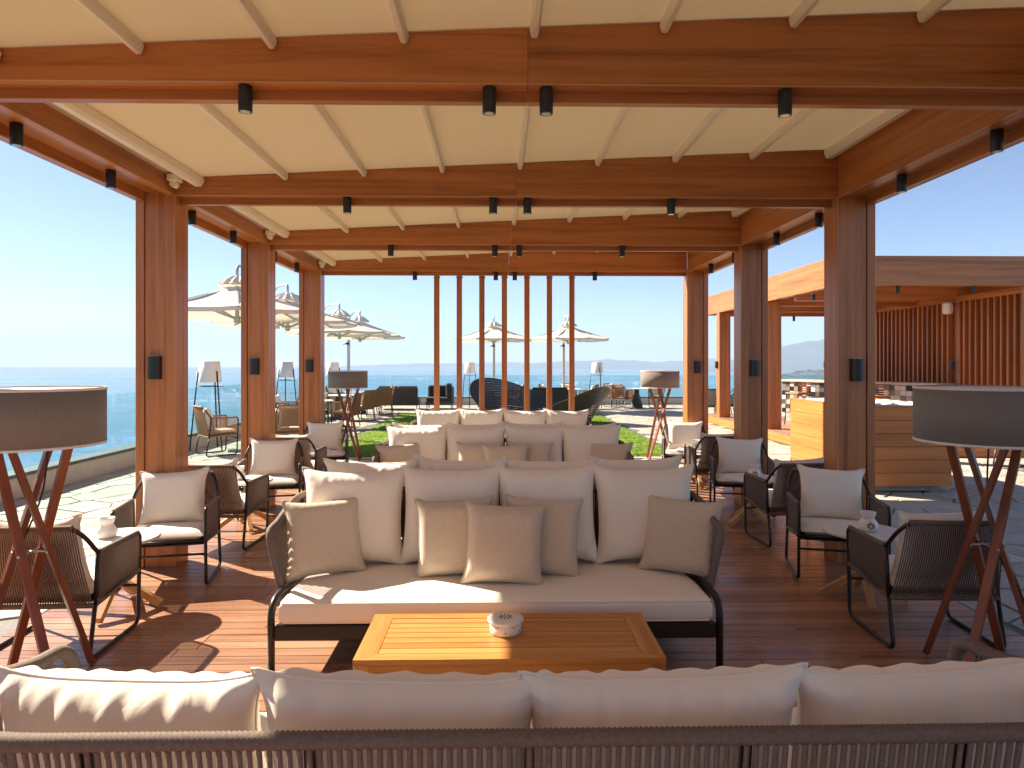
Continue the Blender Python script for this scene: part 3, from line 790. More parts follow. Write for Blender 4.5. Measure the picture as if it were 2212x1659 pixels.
for k, y, rz, lab in SOFAS:
    XS = XSO[k]
    t = thing('sofa', lab, 'sofa', (XS, y, 0), rz, 'corded sofas under the pergola'); sofa_parts(t, k == 'A')
    if k == 'A': t.scale.x = 1.17
    face = -1 if rz == 0 else 1
    for i in range(4):
        x = XS + .02 + (i - 1.5) * .632 + rs.uniform(-.008, .008)
        tilt = R(rs.uniform(11, 14)) * (1 if rz == 0 else -1)
        if k == 'A':
            x = XS + .012 + (i - 1.5) * .69; z0 = .352; yy = y - .235; rx = R(-13)
            yaw = R((-6, -1, 1.5, 7)[i]); yy += (.05, 0, 0, .05)[i]
            put_cushion('back_cushion', SCA[i % 2], 'cream back cushion on the %s, %s of four' % (WHERE[k], POSN[i]), 'cushion', (x, yy, z0 + (-.02, -.006, -.004, -.02)[i]), (rx * -1, R((-1, 1, -.5, 1)[i]), yaw + (0 if i % 2 else math.pi) * 0), 'cream back cushions of the sofas')
            continue
        fl = rs.random() < .5
        put_cushion('back_cushion', SC_[rs.randrange(3)], 'cream back cushion on the %s, %s of four' % (WHERE[k], POSN[i]), 'cushion',
                    (x, y - face * .185, .405 + rs.uniform(-.006, .012)), (tilt if fl else -tilt, R(rs.uniform(-1.8, 1.8)), R(rs.uniform(-3, 3)) + (math.pi if fl else 0)), 'cream back cushions of the sofas')
    if k in 'BD':
        PN = [(-1.055, -.02, 24, -20, 'left end, against the arm'), (-.275, -.055, 4, -14, 'left of the centre pair'), (.235, -.05, -4, -15, 'right of the centre pair'),
              (.005, -.20, 0, -17, 'front one in the centre'), (1.075, -.03, -25, -20, 'right end, against the arm')]
        for j, (px, py, yw, tl, nm) in enumerate(PN):
            put_cushion('linen_pillow', PC[j % 2], 'beige linen pillow on the %s, %s' % (WHERE[k], nm), 'pillow', (XS + .025 + px, y + py, .402), (R(tl), R(rs.uniform(-3, 3)), R(yw)), 'beige linen pillows')

# ------------------------------------------------------------------ rope armchairs (facing -Y)
def armchair_proto(name, rope, kz=1.0, w=.62, cush=None, seatm=None, seat_z=.335, back_mesh=None):
    t = thing(name, 'x', 'chair'); hw = w / 2; TR = .0125
    ZT, ZA, ZL0, ZL1 = .775 * kz, .60 * kz, .305 * kz, .355 * kz
    for s in (-1, 1):
        x = s * hw
        m = MB().tube(rounded([(x, .215, ZL0), (x, .275, .0135), (x, -.275, .0135), (x, -.30, ZA), (x, .185, ZA)], [0, .06, .06, .055, 0], 6), TR, 8)
        ob('leg', m, IRON, t)
        m = MB().tube([(x, -.292, ZL1), (x, -.05, ZL1 - .012), (x, .215, ZL0), ], .012, 8).tube([(x, .215, ZL0), (x, .185, ZA)], .012, 8)
        ob('side_frame', m, IRON, t)
    m = MB().tube(rounded([(-hw, .185, ZA), (-hw * .92, .265, ZA + (ZT - ZA) * .62), (-hw * .80, .325, ZT), (0, .345, ZT), (hw * .80, .325, ZT), (hw * .92, .265, ZA + (ZT - ZA) * .62), (hw, .185, ZA)], [0, .1, .07, .2, .07, .1, 0], 6), TR, 8)
    ob('back_frame', m, IRON, t)
    m = MB().tube([(-hw, .225, ZL0), (hw, .225, ZL0)], .012, 8).tube([(-hw, -.285, ZL1), (hw, -.285, ZL1)], .012, 8).tube([(-hw, -.285, ZL1 - .10), (hw, -.285, ZL1 - .10)], .009, 8)
    m.box(-hw + .012, hw - .012, -.284, .224, ZL0 + .02, ZL0 + .03)
    ob('seat_frame', m, IRON, t)
    c = MB(); n = 44
    for i in range(n + 1):
        u = i / n * 2 - 1
        a = Vector((u * hw * .83, .322 + .018 * (1 - u * u), ZT)); b = Vector((u * hw * .97, .228, ZL0))
        c.tube([a, (a * .55 + b * .45) + Vector((0, .012, 0)), b], .0042, 4, cap=False)
    for s in (-1, 1):
        for i in range(34):
            y = -.285 + .46 * i / 33; zb = ZL1 - (ZL1 - ZL0) * ((y + .29) / .51)
            c.tube([(s * hw, y, ZA), (s * hw, y, zb)], .0042, 4, cap=False)
    ob('cord_weave', c, rope, t, kind='stuff')
    WR = [ribbed(rounded([(-hw * .80, .323, ZT), (0, .342, ZT), (hw * .80, .323, ZT)], .2, 6), .0165, .011, 8, .001), ribbed([(-hw, .226, ZL0), (hw, .226, ZL0)], .0155, .011, 8, .001)]
    for s in (-1, 1):
        WR.append(ribbed([(s * hw, -.27, ZA), (s * hw, .175, ZA)], .0165, .011, 8, .001)); WR.append(ribbed([(s * hw, -.285, ZL1), (s * hw, .215, ZL0)], .0155, .011, 8, .001))
    for q in WR: ob('rail_wrap', q, rope, t)
    # seat pad
    d = .50; h = .075; ww = w - .05
    q = MB(); nx = ny = 16; v = []; f = []
    for top in (1, 0):
        for b in range(ny + 1):
            for a in range(nx + 1):
                u = a / nx * 2 - 1; y_ = b / ny * 2 - 1; rr = max(0, (1 - abs(u) ** 10) * (1 - abs(y_) ** 10)) ** .4
                z = h / 2 * rr * (1 if top else -1) + (.012 * (1 - u * u) * (1 - y_ * y_) if top else 0)
                v.append((u * ww / 2, -.035 + y_ * d / 2, ZL0 + .035 + h / 2 + .012 - .02 * (y_ + 1) * .5 + z))
    N = (nx + 1) * (ny + 1)
    for b in range(ny):
        for a in range(nx):
            k = [b * (nx + 1) + a, b * (nx + 1) + a + 1, (b + 1) * (nx + 1) + a + 1, (b + 1) * (nx + 1) + a]
            f.append(tuple(k)); f.append(tuple(N + i for i in k[::-1]))
    ob('seat_pad', q.add(v, f, True), seatm, t)
    if back_mesh:
        o = ob('back_cushion', back_mesh[0], parent=t, loc=(0, .125, (ZL0 + .105)), rot=(R(-14), 0, 0))
    return t
chair0 = armchair_proto('armchair', ROPE, 1.0, .64, seatm=SEATC)
CH = [  # x, y, facing (0 = towards the viewer), label
    (-2.66, 4.10, math.pi + R(2), 'taupe corded armchair seen from behind, left foreground by the lamp'),
    (-2.60, 5.32, R(12), 'taupe corded armchair facing the viewer before the nearest left post'),
    (-2.62, 6.36, math.pi - R(3), 'taupe corded armchair seen from behind, right beside the nearest left post'),
    (-2.56, 7.57, R(12), 'taupe corded armchair facing the viewer before the second left post'),
    (-2.62, 8.60, math.pi, 'taupe corded armchair seen from behind, right beside the second left post'),
    (-2.55, 9.80, R(10), 'taupe corded armchair facing the viewer by the farthest left post'),
    (2.66, 4.14, math.pi - R(3), 'taupe corded armchair seen from behind, right foreground by the lamp'),
    (2.72, 5.36, R(-14), 'taupe corded armchair facing the viewer before the nearest right post'),
    (2.80, 6.36, math.pi + R(3), 'taupe corded armchair seen from behind, just left of the nearest right post'),
    (2.78, 7.60, R(-13), 'taupe corded armchair facing the viewer before the second right post'),
    (2.82, 8.62, math.pi, 'taupe corded armchair seen from behind, just left of the second right post'),
    (2.76, 9.82, R(-10), 'taupe corded armchair facing the viewer by the farthest right post')]
for i, (x, y, rz, lab) in enumerate(CH):
    if i == 0: c = chair0; c.location = (x, y, 0); c.rotation_euler = (0, 0, rz); c['label'] = lab; c['group'] = 'corded armchairs along the pergola'
    else: c = dup(chair0, lab, (x, y, 0), rz, 'corded armchairs along the pergola')
    M = Matrix.Rotation(rz, 4, 'Z'); p = Vector((x, y, 0)) + M @ Vector((rs.uniform(-.01, .01), .122, .392))
    side = 'left' if x < 0 else 'right'
    put_cushion('back_cushion', CC[0], 'cream cushion on the ' + lab.replace('taupe corded ', '').replace(', right beside', ' beside').replace(', just left of', ' left of'), 'cushion', p, (R(-15), R(rs.uniform(-3, 3)), rz + R(rs.uniform(-3, 3))), 'cream cushions on the armchairs')

# ------------------------------------------------------------------ side tables with oil burners
st0 = thing('side_table', 'x', 'table')
ob('table_top', MB().lathe([(.262, .480), (.27, .483), (.272, .49), (.27, .50), (.266, .503)], 40), WTOP, st0)
ob('stem', MB().tube([(0, 0, .19), (0, 0, .4795)], .022, 10).lathe([(.10, .470), (.10, .479)], 16), OAK, st0)
for k in range(4):
    a = k * math.pi / 2; d = Vector((math.cos(a), math.sin(a), 0))
    M = MB().bar(Vector((0, 0, .205)) + d * .015, d * .285 + Vector((0, 0, .026)), .044, .046, .003); ob('foot', M, OAK, st0)
b0 = thing('oil_burner', 'x', 'oil burner')
ob('bowl', MB().lathe([(.040, .095), (.046, .105), (.052, .128), (.053, .135), (.047, .134), (.038, .115), (.01, .108)], 24), CERAM, b0)
ob('body', MB().lathe([(.045, .001), (.058, .006), (.066, .03), (.063, .055), (.048, .08), (.038, .093), (.040, .097)], 24), CERAM, b0)
hm = MB()
for k in range(9):
    a = k / 9 * 2 * math.pi; c = Vector((0, -.0655, .045))
    p0 = c + Vector((math.cos(a) * .010, 0, math.sin(a) * .010)); p1 = c + Vector((math.cos(a) * .026, .004, math.sin(a) * .024))
    hm.tube([p0, p1], [.0025, .004], 6)
ob('cut_out', hm, HOLE, b0)
TB = [(-2.64, 4.66, 8, 'nearest pair of left armchairs'), (-2.62, 6.95, 30, 'second pair of left armchairs'), (-2.6, 9.2, 10, 'farthest pair of left armchairs'),
      (2.62, 4.74, -18, 'nearest pair of right armchairs'), (2.66, 6.97, 20, 'second pair of right armchairs'), (2.72, 9.22, 5, 'farthest pair of right armchairs')]
for i, (x, y, an, nm) in enumerate(TB):
    lab = 'small round white table with crossed wooden feet between the ' + nm
    if i == 0: t = st0; t.location = (x, y, 0); t.rotation_euler.z = R(an); t['label'] = lab; t['group'] = 'round side tables'
    else: dup(st0, lab, (x, y, 0), R(an), 'round side tables')
    lab = 'white ceramic oil burner on the table between the ' + nm
    ox = (-.06, .02)[x > 0]
    if i == 0: t = b0; t.location = (x + ox, y - .02, .5035); t.rotation_euler.z = R(150); t['label'] = lab; t['group'] = 'ceramic oil burners'
    else: dup(b0, lab, (x + ox, y - .02, .5035), R(-12 if x > 0 else 140), 'ceramic oil burners')

# ------------------------------------------------------------------ slatted coffee table and candle pot
tx0, tx1, ty0, ty1, tz = -.655, .755, 2.995, 3.545, .372
ct = thing('coffee_table', 'low teak coffee table with slatted top in front of the sofa', 'table', ((tx0 + tx1) / 2, (ty0 + ty1) / 2, 0))
cw, cd = (tx1 - tx0) / 2, (ty1 - ty0) / 2; e = .062
def mitre(pts): return MB().prism(pts, tz - .026, tz)
g = .0008
ob('frame_board', mitre([(-cw, -cd), (cw, -cd), (cw - .10 - g, -cd + e), (-cw + .10 + g, -cd + e)]), TEAK['X'], ct)
ob('frame_board', mitre([(cw, cd), (-cw, cd), (-cw + .10 + g, cd - e), (cw - .10 - g, cd - e)]), TEAK['X'], ct)
e2 = .10
ob('frame_board', mitre([(-cw, cd - .001), (-cw, -cd + .001), (-cw + e2, -cd + e + .001), (-cw + e2, cd - e - .001)]), TEAK['Y'], ct)
ob('frame_board', mitre([(cw, -cd + .001), (cw, cd - .001), (cw - e2, cd - e - .001), (cw - e2, -cd + e + .001)]), TEAK['Y'], ct)
ns = 7; yy0, yy1 = -cd + e + .004, cd - e - .004; sw = (yy1 - yy0) / ns
for k in range(ns):
    ob('slat', MB().box(-cw + e2 + .001, cw - e2 - .001, yy0 + k * sw + .0025, yy0 + (k + 1) * sw - .0025, tz - .022, tz - .0015, .0015), TEAK['X'], ct)
for s in (-1, 1):
    ob('apron', MB().box(-cw + .03, cw - .03, s * (cd - .012) - .010, s * (cd - .012) + .010, tz - .105, tz - .027, .002), TEAK['X'], ct)
    ob('apron', MB().box(s * (cw - .012) - .010, s * (cw - .012) + .010, -cd + .03, cd - .03, tz - .105, tz - .027, .002), TEAK['Y'], ct)
    for q in (-1, 1):
        ob('leg', MB().box(s * (cw - .035) - .034, s * (cw - .035) + .034, q * (cd - .035) - .034, q * (cd - .035) + .034, 0, tz - .0265, .003), TEAK['Z'], ct)
for yb_ in (-.1, .1): ob('bearer', MB().box(-cw + .05, cw - .05, yb_ - .02, yb_ + .02, tz - .06, tz - .023), TEAK['X'], ct)
cp = thing('candle_pot', 'round white ceramic candle pot with pierced lid on the coffee table', 'candle pot', (.032, 3.30, tz + .0005)); cp.scale = (1.1,) * 3
pot_ = ob('pot', MB().lathe([(.066, 0), (.070, .004), (.071, .05)], 32), CERAM, cp)
ob('lid', MB().lathe([(.079, .0505), (.0815, .053), (.0815, .060), (.078, .064), (.045, .0665), (.004, .067)], 32), CERAM, cp)
hm = MB()
for k in range(12):
    a = k / 12 * 2 * math.pi; d = Vector((math.cos(a), math.sin(a), 0))
    zz = .020 if k % 2 else .040
    hm.tube([d * .069 + Vector((0, 0, zz)), d * .0722 + Vector((0, 0, zz))], .003, 8)
ob('hole', hm, HOLE, pot_)
hm = MB().lathe([(.005, .0668), (.005, .0676)], 10)
for k in range(9):
    a = k / 9 * 2 * math.pi + .3; d = Vector((math.cos(a), math.sin(a), 0))
    hm.tube([d * .012 + Vector((0, 0, .0668)), d * .030 + Vector((0, 0, .0664))], [.0015, .003], 6)
ob('cut_out', hm, HOLE, cp)

# ------------------------------------------------------------------ drum floor lamps on crossed legs
LM = [(-2.465, 3.57, 'near grey drum lamp on crossed wooden legs at the left edge', -1), (2.665, 3.61, 'near grey drum lamp on crossed wooden legs at the right edge', 1),
      (-2.64, 11.70, 'far grey drum lamp on crossed wooden legs left of the lawn', -1), (2.84, 11.72, 'far grey drum lamp on crossed wooden legs right of the lawn', 1)]
drum = MB().lathe([(.332, 1.282), (.338, 1.282), (.338, 1.558), (.332, 1.558)], 56, cap=False).mesh('lamp_shade'); drum.materials.append(SHADE)
rims = [MB().lathe(p, 56, cap=False).mesh(nm) for p, nm in (([(.331, 1.268), (.3405, 1.268), (.3405, 1.2815), (.331, 1.2815)], 'rim'), ([(.331, 1.5585), (.3405, 1.5585), (.3405, 1.572), (.331, 1.572)], 'rim'),
        ([(.330, 1.564), (.0, 1.571)], 'diffuser'), ([(.330, 1.276), (.0, 1.277)], 'under_disc'))]
[q.materials.append(WHITEF) for q in rims]
for i, (x, y, lab, s) in enumerate(LM):
    t = thing('floor_lamp', lab, 'lamp', (x, y, 0), 0, 'drum floor lamps')
    sh = ob('lamp_shade', drum, parent=t)
    for q in rims: ob(q.name.split('.')[0], q, parent=sh)
    rp = []
    for k in range(4):
        a = R(-5.6 * s + 90 * k); b = a - R(138) * s
        p = Vector((.182 * math.cos(a), .182 * math.sin(a), 1.275)); q = Vector((.29 * math.cos(b), .29 * math.sin(b), 0.012))
        lg = ob('leg', MB().bar(q, p, .030, .042, .003, up=(-math.sin(b), math.cos(b), 0)), LEGW, t)
        mid = q.lerp(p, .55); rp.append(mid)
        ob('bolt', MB().tube([mid + Vector((0, -.026, 0)), mid + Vector((0, -.012, 0))], .006, 8), STEEL, lg)
    ob('tie_rod', MB().tube([rp[0], rp[2]], .006, 6), STEEL, t); ob('tie_rod', MB().tube([rp[1], rp[3]], .006, 6), STEEL, t)
    if s > 0: cp_ = [(.04, .02, 1.26), (.05, .05, 1.05), (.10, .1, .85), (.16, .12, .62), (.28, .12, .40), (.42, .08, .22), (.62, .0, .05), (.85, -.1, .008), (1.2, .05, .008)]
    else: cp_ = [(.05, .05, 1.26), (.02, .06, 1.0), (-.07, .05, .78), (-.16, .02, .55), (-.25, -.03, .35), (-.33, -.08, .16), (-.45, -.1, .03), (-.7, -.1, .008), (-1.1, .1, .008)]
    ob('cable', MB().tube(rounded(cp_, .2, 4), .005, 6), RUBBER, t)

# ------------------------------------------------------------------ cantilever parasols
def parasol(label, x, y, mast, rz=0.0, hw=1.5):
    t = thing('parasol', label, 'parasol', (x, y, 0), 0, 'cream cantilever parasols')
    ZR, ZA = 2.60, 3.12; rng = random.Random(int(x * 100 + y * 7))
    cor = []
    for k in range(8):
        a = rz + math.pi / 4 * k; rr = hw * (1.0 if k % 2 == 0 else 1.0)
        cor.append(Vector((math.cos(a) * rr, math.sin(a) * rr, ZR)))
    ap = Vector((0, 0, ZA)); m = MB(); v = []; f = []; nu, nv = 6, 7
    for k in range(8):
        a, b = cor[k], cor[(k + 1) % 8]; o = len(v)
        for j in range(nv + 1):
            s = .12 + .88 * j / nv
            for i in range(nu + 1):
                u = i / nu; p = ap.lerp(a.lerp(b, u), s); p.z -= .05 * 4 * u * (1 - u) * s * .5 + .06 * math.sin(s * math.pi)
                v.append(p)
        for j in range(nv):
            for i in range(nu): f.append((o + j * (nu + 1) + i, o + j * (nu + 1) + i + 1, o + (j + 1) * (nu + 1) + i + 1, o + (j + 1) * (nu + 1) + i))
    for k in range(8):                                       # short valance
        a, b = cor[k], cor[(k + 1) % 8]; d = Vector((0, 0, -.07))
        mids = [a.lerp(b, u / 6) - Vector((0, 0, .1 * (u / 6) * (1 - u / 6))) for u in range(7)]
        o = len(v); v += mids + [p + d for p in mids]; f += [(o + i, o + i + 1, o + 8 + i, o + 7 + i) for i in range(6)]
    can = ob('canopy', m.add(v, f, True), CANOPY, t)
    pf = MB(); N = 22; pv = []; pfc = []                      # crumpled vent cap
    for j, (r, z) in enumerate([(.27, ZA - .075), (.30, ZA - .045), (.20, ZA + .05), (.11, ZA + .11), (.03, ZA + .10)]):
        for i in range(N):
            a = 2 * math.pi * i / N; q = 1 + (.10 if i % 2 else -.10) * (1 if j < 3 else .4) + rng.uniform(-.07, .07)
            pv.append((math.cos(a) * r * q, math.sin(a) * r * q, z + rng.uniform(-.022, .022)))
    for j in range(4):
        for i in range(N): pfc.append((j * N + i, j * N + (i + 1) % N, (j + 1) * N + (i + 1) % N, (j + 1) * N + i))
    ob('vent_cap', pf.add(pv, pfc, False), CANOPY, can)
    hub = ob('hub', MB().lathe([(.03, 2.40), (.055, 2.42), (.055, 2.52), (.035, 2.54), (.03, 3.0)], 14), POLE, t)
    for k in range(8):
        rb = ob('rib', MB().bar(Vector((0, 0, ZA - .07)) + cor[k].normalized() * 0, cor[k] - Vector((0, 0, .035)), .025, .035), POLE, t)
        mid = Vector((0, 0, ZA - .07)).lerp(cor[k] - Vector((0, 0, .035)), .55)
        ob('strut', MB().bar(Vector((0, 0, 2.47)), mid, .02, .025), POLE, rb)
    mx, my = mast
    ob('mast', MB().box(mx - .05, mx + .05, my - .045, my + .045, .06, 3.30, .008), POLE, t)
    ob('base_plate', MB().box(mx - .38, mx + .38, my - .38, my + .38, 0, .06, .01), CONC, t)
    ob('crank', MB().box(mx - .07, mx + .02, my - .12, my - .046, 2.36, 2.43).tube([(mx - .05, my - .12, 2.4), (mx - .16, my - .14, 2.36)], .014, 6), BLACK, t)
    ob('arm', MB().tube(rounded([(mx, my, 3.28), (mx * .5, my * .5, 3.46), (0, 0, 3.42), (0, 0, ZA)], .12, 4), .028, 8), POLE, t)
    return t
parasol('cream parasol at left, the one nearest the viewer, between the first two posts', -4.60, 11.8, (-.2, 1.4), R(22))
parasol('cream parasol at left, second from the viewer, seen beside the second post', -4.60, 14.6, (-.9, 1.45), R(22))
parasol('cream parasol at left, third from the viewer, right of the third post', -4.60, 19.3, (-.95, 1.5), R(22))
parasol('cream parasol farthest of the left row, with its mast showing', -4.55, 21.9, (-.75, 1.7), R(22))
parasol('cream parasol at the far end behind the battens, left of two', -.20, 24.6, (0, 1.75), R(22.5))
parasol('cream parasol at the far end behind the battens, right of two', 2.53, 24.3, (0.0, 1.75), R(22.5))

# ------------------------------------------------------------------ white outdoor standing lamps
wl0 = thing('standing_lamp', 'x', 'lamp')
ob('lamp_shade', MB().lathe([(.225, 1.33), (.185, 1.74), (.17, 1.742), (.0, 1.743)], 28, cap=False), WSHADE, wl0)
for k in range(3):
    a = R(90 + 120 * k)
    ob('leg', MB().tube([(math.cos(a) * .36, math.sin(a) * .36, 0), (math.cos(a) * .215, math.sin(a) * .215, 1.55)], .014, 8), BLACK, wl0)
ob('ring', MB().tube([(math.cos(k / 20 * 6.2832) * .245, math.sin(k / 20 * 6.2832) * .245, 1.25) for k in range(20)], .007, 6, closed=True), BLACK, wl0)
for i, (x, y, lab) in enumerate([(-5.72, 13.3, 'white lamp on three black legs by the glass, between the first two left posts'), (-5.75, 18.1, 'white lamp on three black legs by the glass, between the second and third left posts'),
        (-5.75, 23.2, 'white lamp on three black legs far left, above the far drum lamp'), (-1.12, 25.6, 'white lamp on three black legs at the far end, seen between the battens'), (3.82, 25.9, 'white lamp on three black legs at the far end, right of the battens')]):
    if i == 0: wl0.location = (x, y, 0); wl0['label'] = lab; wl0['group'] = 'white standing lamps'
    else: dup(wl0, lab, (x, y, 0), R(20 * i), 'white standing lamps')

# ------------------------------------------------------------------ dining sets on the terrace
dc0 = armchair_proto('dining_chair', ROPET, 1.17, .58, seatm=SEATC, back_mesh=CC[0])
dk0 = armchair_proto('dining_chair', ROPED, 1.17, .56, seatm=DARKC)
tb0 = thing('dining_table', 'x', 'table')
ob('table_top', MB().lathe([(.44, .722), (.455, .727), (.455, .742), (.45, .746)], 36), WTOP, tb0)
ob('pedestal', MB().lathe([(.27, .0), (.26, .02), (.11, .55), (.10, .70), (.20, .7215)], 8), DARKBASE, tb0)
used = set()
def place(proto, lab, x, y, rz, grp):
    if proto.name in used: return dup(proto, lab, (x, y, 0), rz, grp)
    used.add(proto.name); proto.location = (x, y, 0); proto.rotation_euler = (0, 0, rz); proto['label'] = lab; proto['group'] = grp; return proto
def facing(fx, fy): return math.atan2(fx, -fy)
TABS = [(-4.55, 13.85, 'nearest dining table at left'), (-4.75, 17.35, 'second dining table at left'), (-4.85, 20.3, 'third dining table at left'), (-4.75, 22.6, 'farthest dining table at left'),
        (2.62, 25.0, 'dining table under the right far parasol'), (5.26, 25.4, 'far dining table right of the parasols'), (-.25, 24.7, 'dining table under the left far parasol')]
for x, y, nm in TABS: place(tb0, 'white round ' + nm.replace('dining table', 'dining table with dark cone base'), x, y, R(11), 'dining tables')
CHD = [(-5.28, 12.55, .75, .66, 'near sea side of the ' + TABS[0][2]), (-4.02, 13.05, -.25, 1, 'lawn side, seen from behind, of the ' + TABS[0][2]), (-5.15, 14.75, .5, -.9, 'far side of the ' + TABS[0][2]),
       (-3.98, 17.45, -1, .15, 'lawn side of the ' + TABS[1][2]), (-5.55, 17.2, 1, -.1, 'sea side of the ' + TABS[1][2]), (-4.95, 18.25, .2, -1, 'far side of the ' + TABS[1][2]), (-4.6, 16.4, -.1, 1, 'near side of the ' + TABS[1][2]),
       (-4.05, 19.75, -.85, .5, 'near lawn side of the ' + TABS[2][2]), (-4.0, 20.8, -.95, .25, 'far lawn side of the ' + TABS[2][2]), (-5.65, 20.3, 1, 0, 'sea side of the ' + TABS[2][2]),
       (-3.9, 21.9, -.8, .55, 'near lawn side of the ' + TABS[3][2]), (-5.5, 22.8, 1, -.2, 'sea side of the ' + TABS[3][2]), (-3.92, 23.0, -1, -.2, 'far lawn side of the ' + TABS[3][2]),
       (.62, 24.9, -1, .1, 'right side of the ' + TABS[6][2]), (1.85, 25.2, 1, -.2, 'left side of the ' + TABS[4][2]), (3.35, 24.8, -.9, .4, 'right side of the ' + TABS[4][2]), (2.7, 25.95, 0, -1, 'far side of the ' + TABS[4][2]),
       (4.62, 24.95, .7, .75, 'near left of the ' + TABS[5][2]), (4.5, 26.1, .8, -.6, 'far left of the ' + TABS[5][2]), (6.0, 25.3, -1, .2, 'right of the ' + TABS[5][2])]
for x, y, fx, fy, nm in CHD: place(dc0, 'tan cord armchair, ' + nm, x, y, facing(fx, fy), 'tan dining chairs')
place(dk0, 'black cord chair on the terrace beyond the bar, left one', 6.35, 20.6, facing(-.3, .95), 'black chairs')
place(dk0, 'black cord chair beyond the bar, at the second bar post', 7.15, 21.0, facing(-1, .2), 'black chairs')
place(dk0, 'black cord chair at the right edge behind the drum lamp', 8.45, 10.6, facing(.3, -1), 'black chairs')

# dark lounge pieces at the far end
def dark_sofa(label, x, y, rz, w, corner=False):
    t = thing('lounge_sofa', label, 'sofa', (x, y, 0), rz, 'dark lounge seats at the far end')
    h = w / 2
    ob('base', MB().box(-h, h, -.42, .40, .16, .30, .01), ROPED, t)
    bm = MB().box(-h, h, .405, .45, .16, .80, .01); B = ob('backrest', bm, ROPED, t)
    rb = MB(); n = int(w / .035)
    for i in range(n): rb.box(-h + .035 * i + .006, -h + .035 * i + .026, .4505, .458, .18, .79)
    ob('cord_rib', rb, ROPED, B, kind='stuff')
    for sx in (-1, 1):
        for sy in (-.38, .36): ob('leg', MB().tube([(sx * (h - .06), sy, .16), (sx * (h - .04), sy, 0)], .016, 6), IRON, t)
    ob('seat_cushion', MB().box(-h + .02, h - .02, -.42, .38, .302, .44, .03), DARKC, t)
    k = max(1, round(w / .7)); s = (w - .06) / k
    for i in range(k): ob('back_cushion', MB().box(-h + .03 + s * i + .01, -h + .03 + s * (i + 1) - .01, .18, .40, .442, .87, .04), DARKC, t)
    if corner:
        ob('arm', MB().box(h - .05, h - .005, -.42, .40, .301, .80, .01), ROPED, t); ob('back_cushion', MB().box(h - .26, h - .055, -.40, .17, .443, .96, .05), DARKC, t)
dark_sofa('dark cord lounge sofa seen from behind at the far end, left of the armchair', -3.72, 24.9, math.pi, 1.5)
dark_sofa('dark lounge armchair with black cushions at the far end, left of the battens', -2.22, 25.1, 0, 1.0, True)
dark_sofa('dark cord lounge sofa seen from behind, beyond the wavy sculpture bench', 1.75, 23.3, math.pi, 1.3)

# ------------------------------------------------------------------ wavy slatted sculpture bench on the lawn
wb = thing('sculpture_bench', 'dark wavy sculptural bench of stacked bent slats on the lawn', 'bench', (1.15, 19.0, .012))
def bump(u, c, w):
    d = (u - c + math.pi) % (2 * math.pi) - math.pi; return math.exp(-(d / w) ** 2)
NSL = 17; NU = 90
def wave(u, v_):
    b1, b2 = bump(u, R(135), R(62)), bump(u, R(-32), R(52))
    T = .17 + 1.08 * b1 + .86 * b2
    fl = .82 + .26 * v_ ** 1.2 * (.3 + T)
    return Vector((math.cos(u) * 1.78 * fl, math.sin(u) * .90 * fl, .02 + v_ * T))
for k in range(NSL):
    v = []; f = []
    for i in range(NU):
        u = 2 * math.pi * i / NU; nr = Vector((math.cos(u) * .86, math.sin(u) * 1.72, 0)).normalized() * .016
        a, b = wave(u, k / NSL), wave(u, (k + .93) / NSL)
        v += [a - nr, a + nr, b + nr, b - nr]
    for i in range(NU):
        p, q = 4 * i, 4 * ((i + 1) % NU)
        for j in range(4): f.append((p + j, p + (j + 1) % 4, q + (j + 1) % 4, q + j))
    ob('slat', MB().add(v, f), BOARDD, wb)
sv = []
for i in range(73):
    u = 2 * math.pi * i / 72; sv.append((math.cos(u) * 1.28, math.sin(u) * .60, .03))
ob('seat_board', MB().prism([(p[0], p[1]) for p in sv[:-1]], .02, .12), BOARDD, wb)

# ------------------------------------------------------------------ timber clad tub at right
jx0, jx1, jy0, jy1, jz0, jz1 = 4.66, 5.95, 8.66, 10.56, .085, 1.125
tubt = thing('plunge_tub', 'square orange timber clad tub beside the right posts', 'tub', ((jx0 + jx1) / 2, (jy0 + jy1) / 2, 0))
hx, hy = (jx1 - jx0) / 2, (jy1 - jy0) / 2; np_ = 6; ph = (jz1 - jz0) / np_
for k in range(np_):
    z0, z1 = jz0 + k * ph + .002, jz0 + (k + 1) * ph - .002
    for s in (-1, 1):
        ob('plank', MB().box(-hx, hx, s * hy - .012, s * hy + .012, z0, z1, .003), CEDAR['X'], tubt)
        ob('plank', MB().box(s * hx - .012 - s * .0, s * hx + .012, -hy + .013, hy - .013, z0, z1, .003), CEDAR['Y'], tubt)
ob('liner', MB().box(-hx + .015, hx - .015, -hy + .015, hy - .015, jz0 + .01, jz1 - .16), DARKBASE, tubt)
for s in (-1, 1):
    ob('rim', MB().box(-hx - .02, hx + .02, s * (hy - .03) - .045, s * (hy - .03) + .045, jz1, jz1 + .022, .004), CEDAR['X'], tubt)
    ob('rim', MB().box(s * (hx - .03) - .045, s * (hx - .03) + .045, -hy + .076, hy - .076, jz1, jz1 + .0215, .004), CEDAR['Y'], tubt)
for sx in (-.5, .45):
    for sy in (-.8, .8): ob('foot', MB().box(sx - .06, sx + .06, sy - .1, sy + .1, 0, jz0 - .001, .004), CONC, tubt)
ob('plinth', MB().box(-hx + .02, hx - .25, -hy + .06, hy - .06, .012, jz0 - .002, .004), CONC, tubt)
wf = MB(); rng = random.Random(8); nx, ny = 34, 46; v = []; f = []
for b in range(ny + 1):
    for a in range(nx + 1):
        v.append(((a / nx * 2 - 1) * (hx - .08), (b / ny * 2 - 1) * (hy - .08), .03 + rng.uniform(-.018, .03) + .02 * math.sin(a * .9) * math.sin(b * .7)))
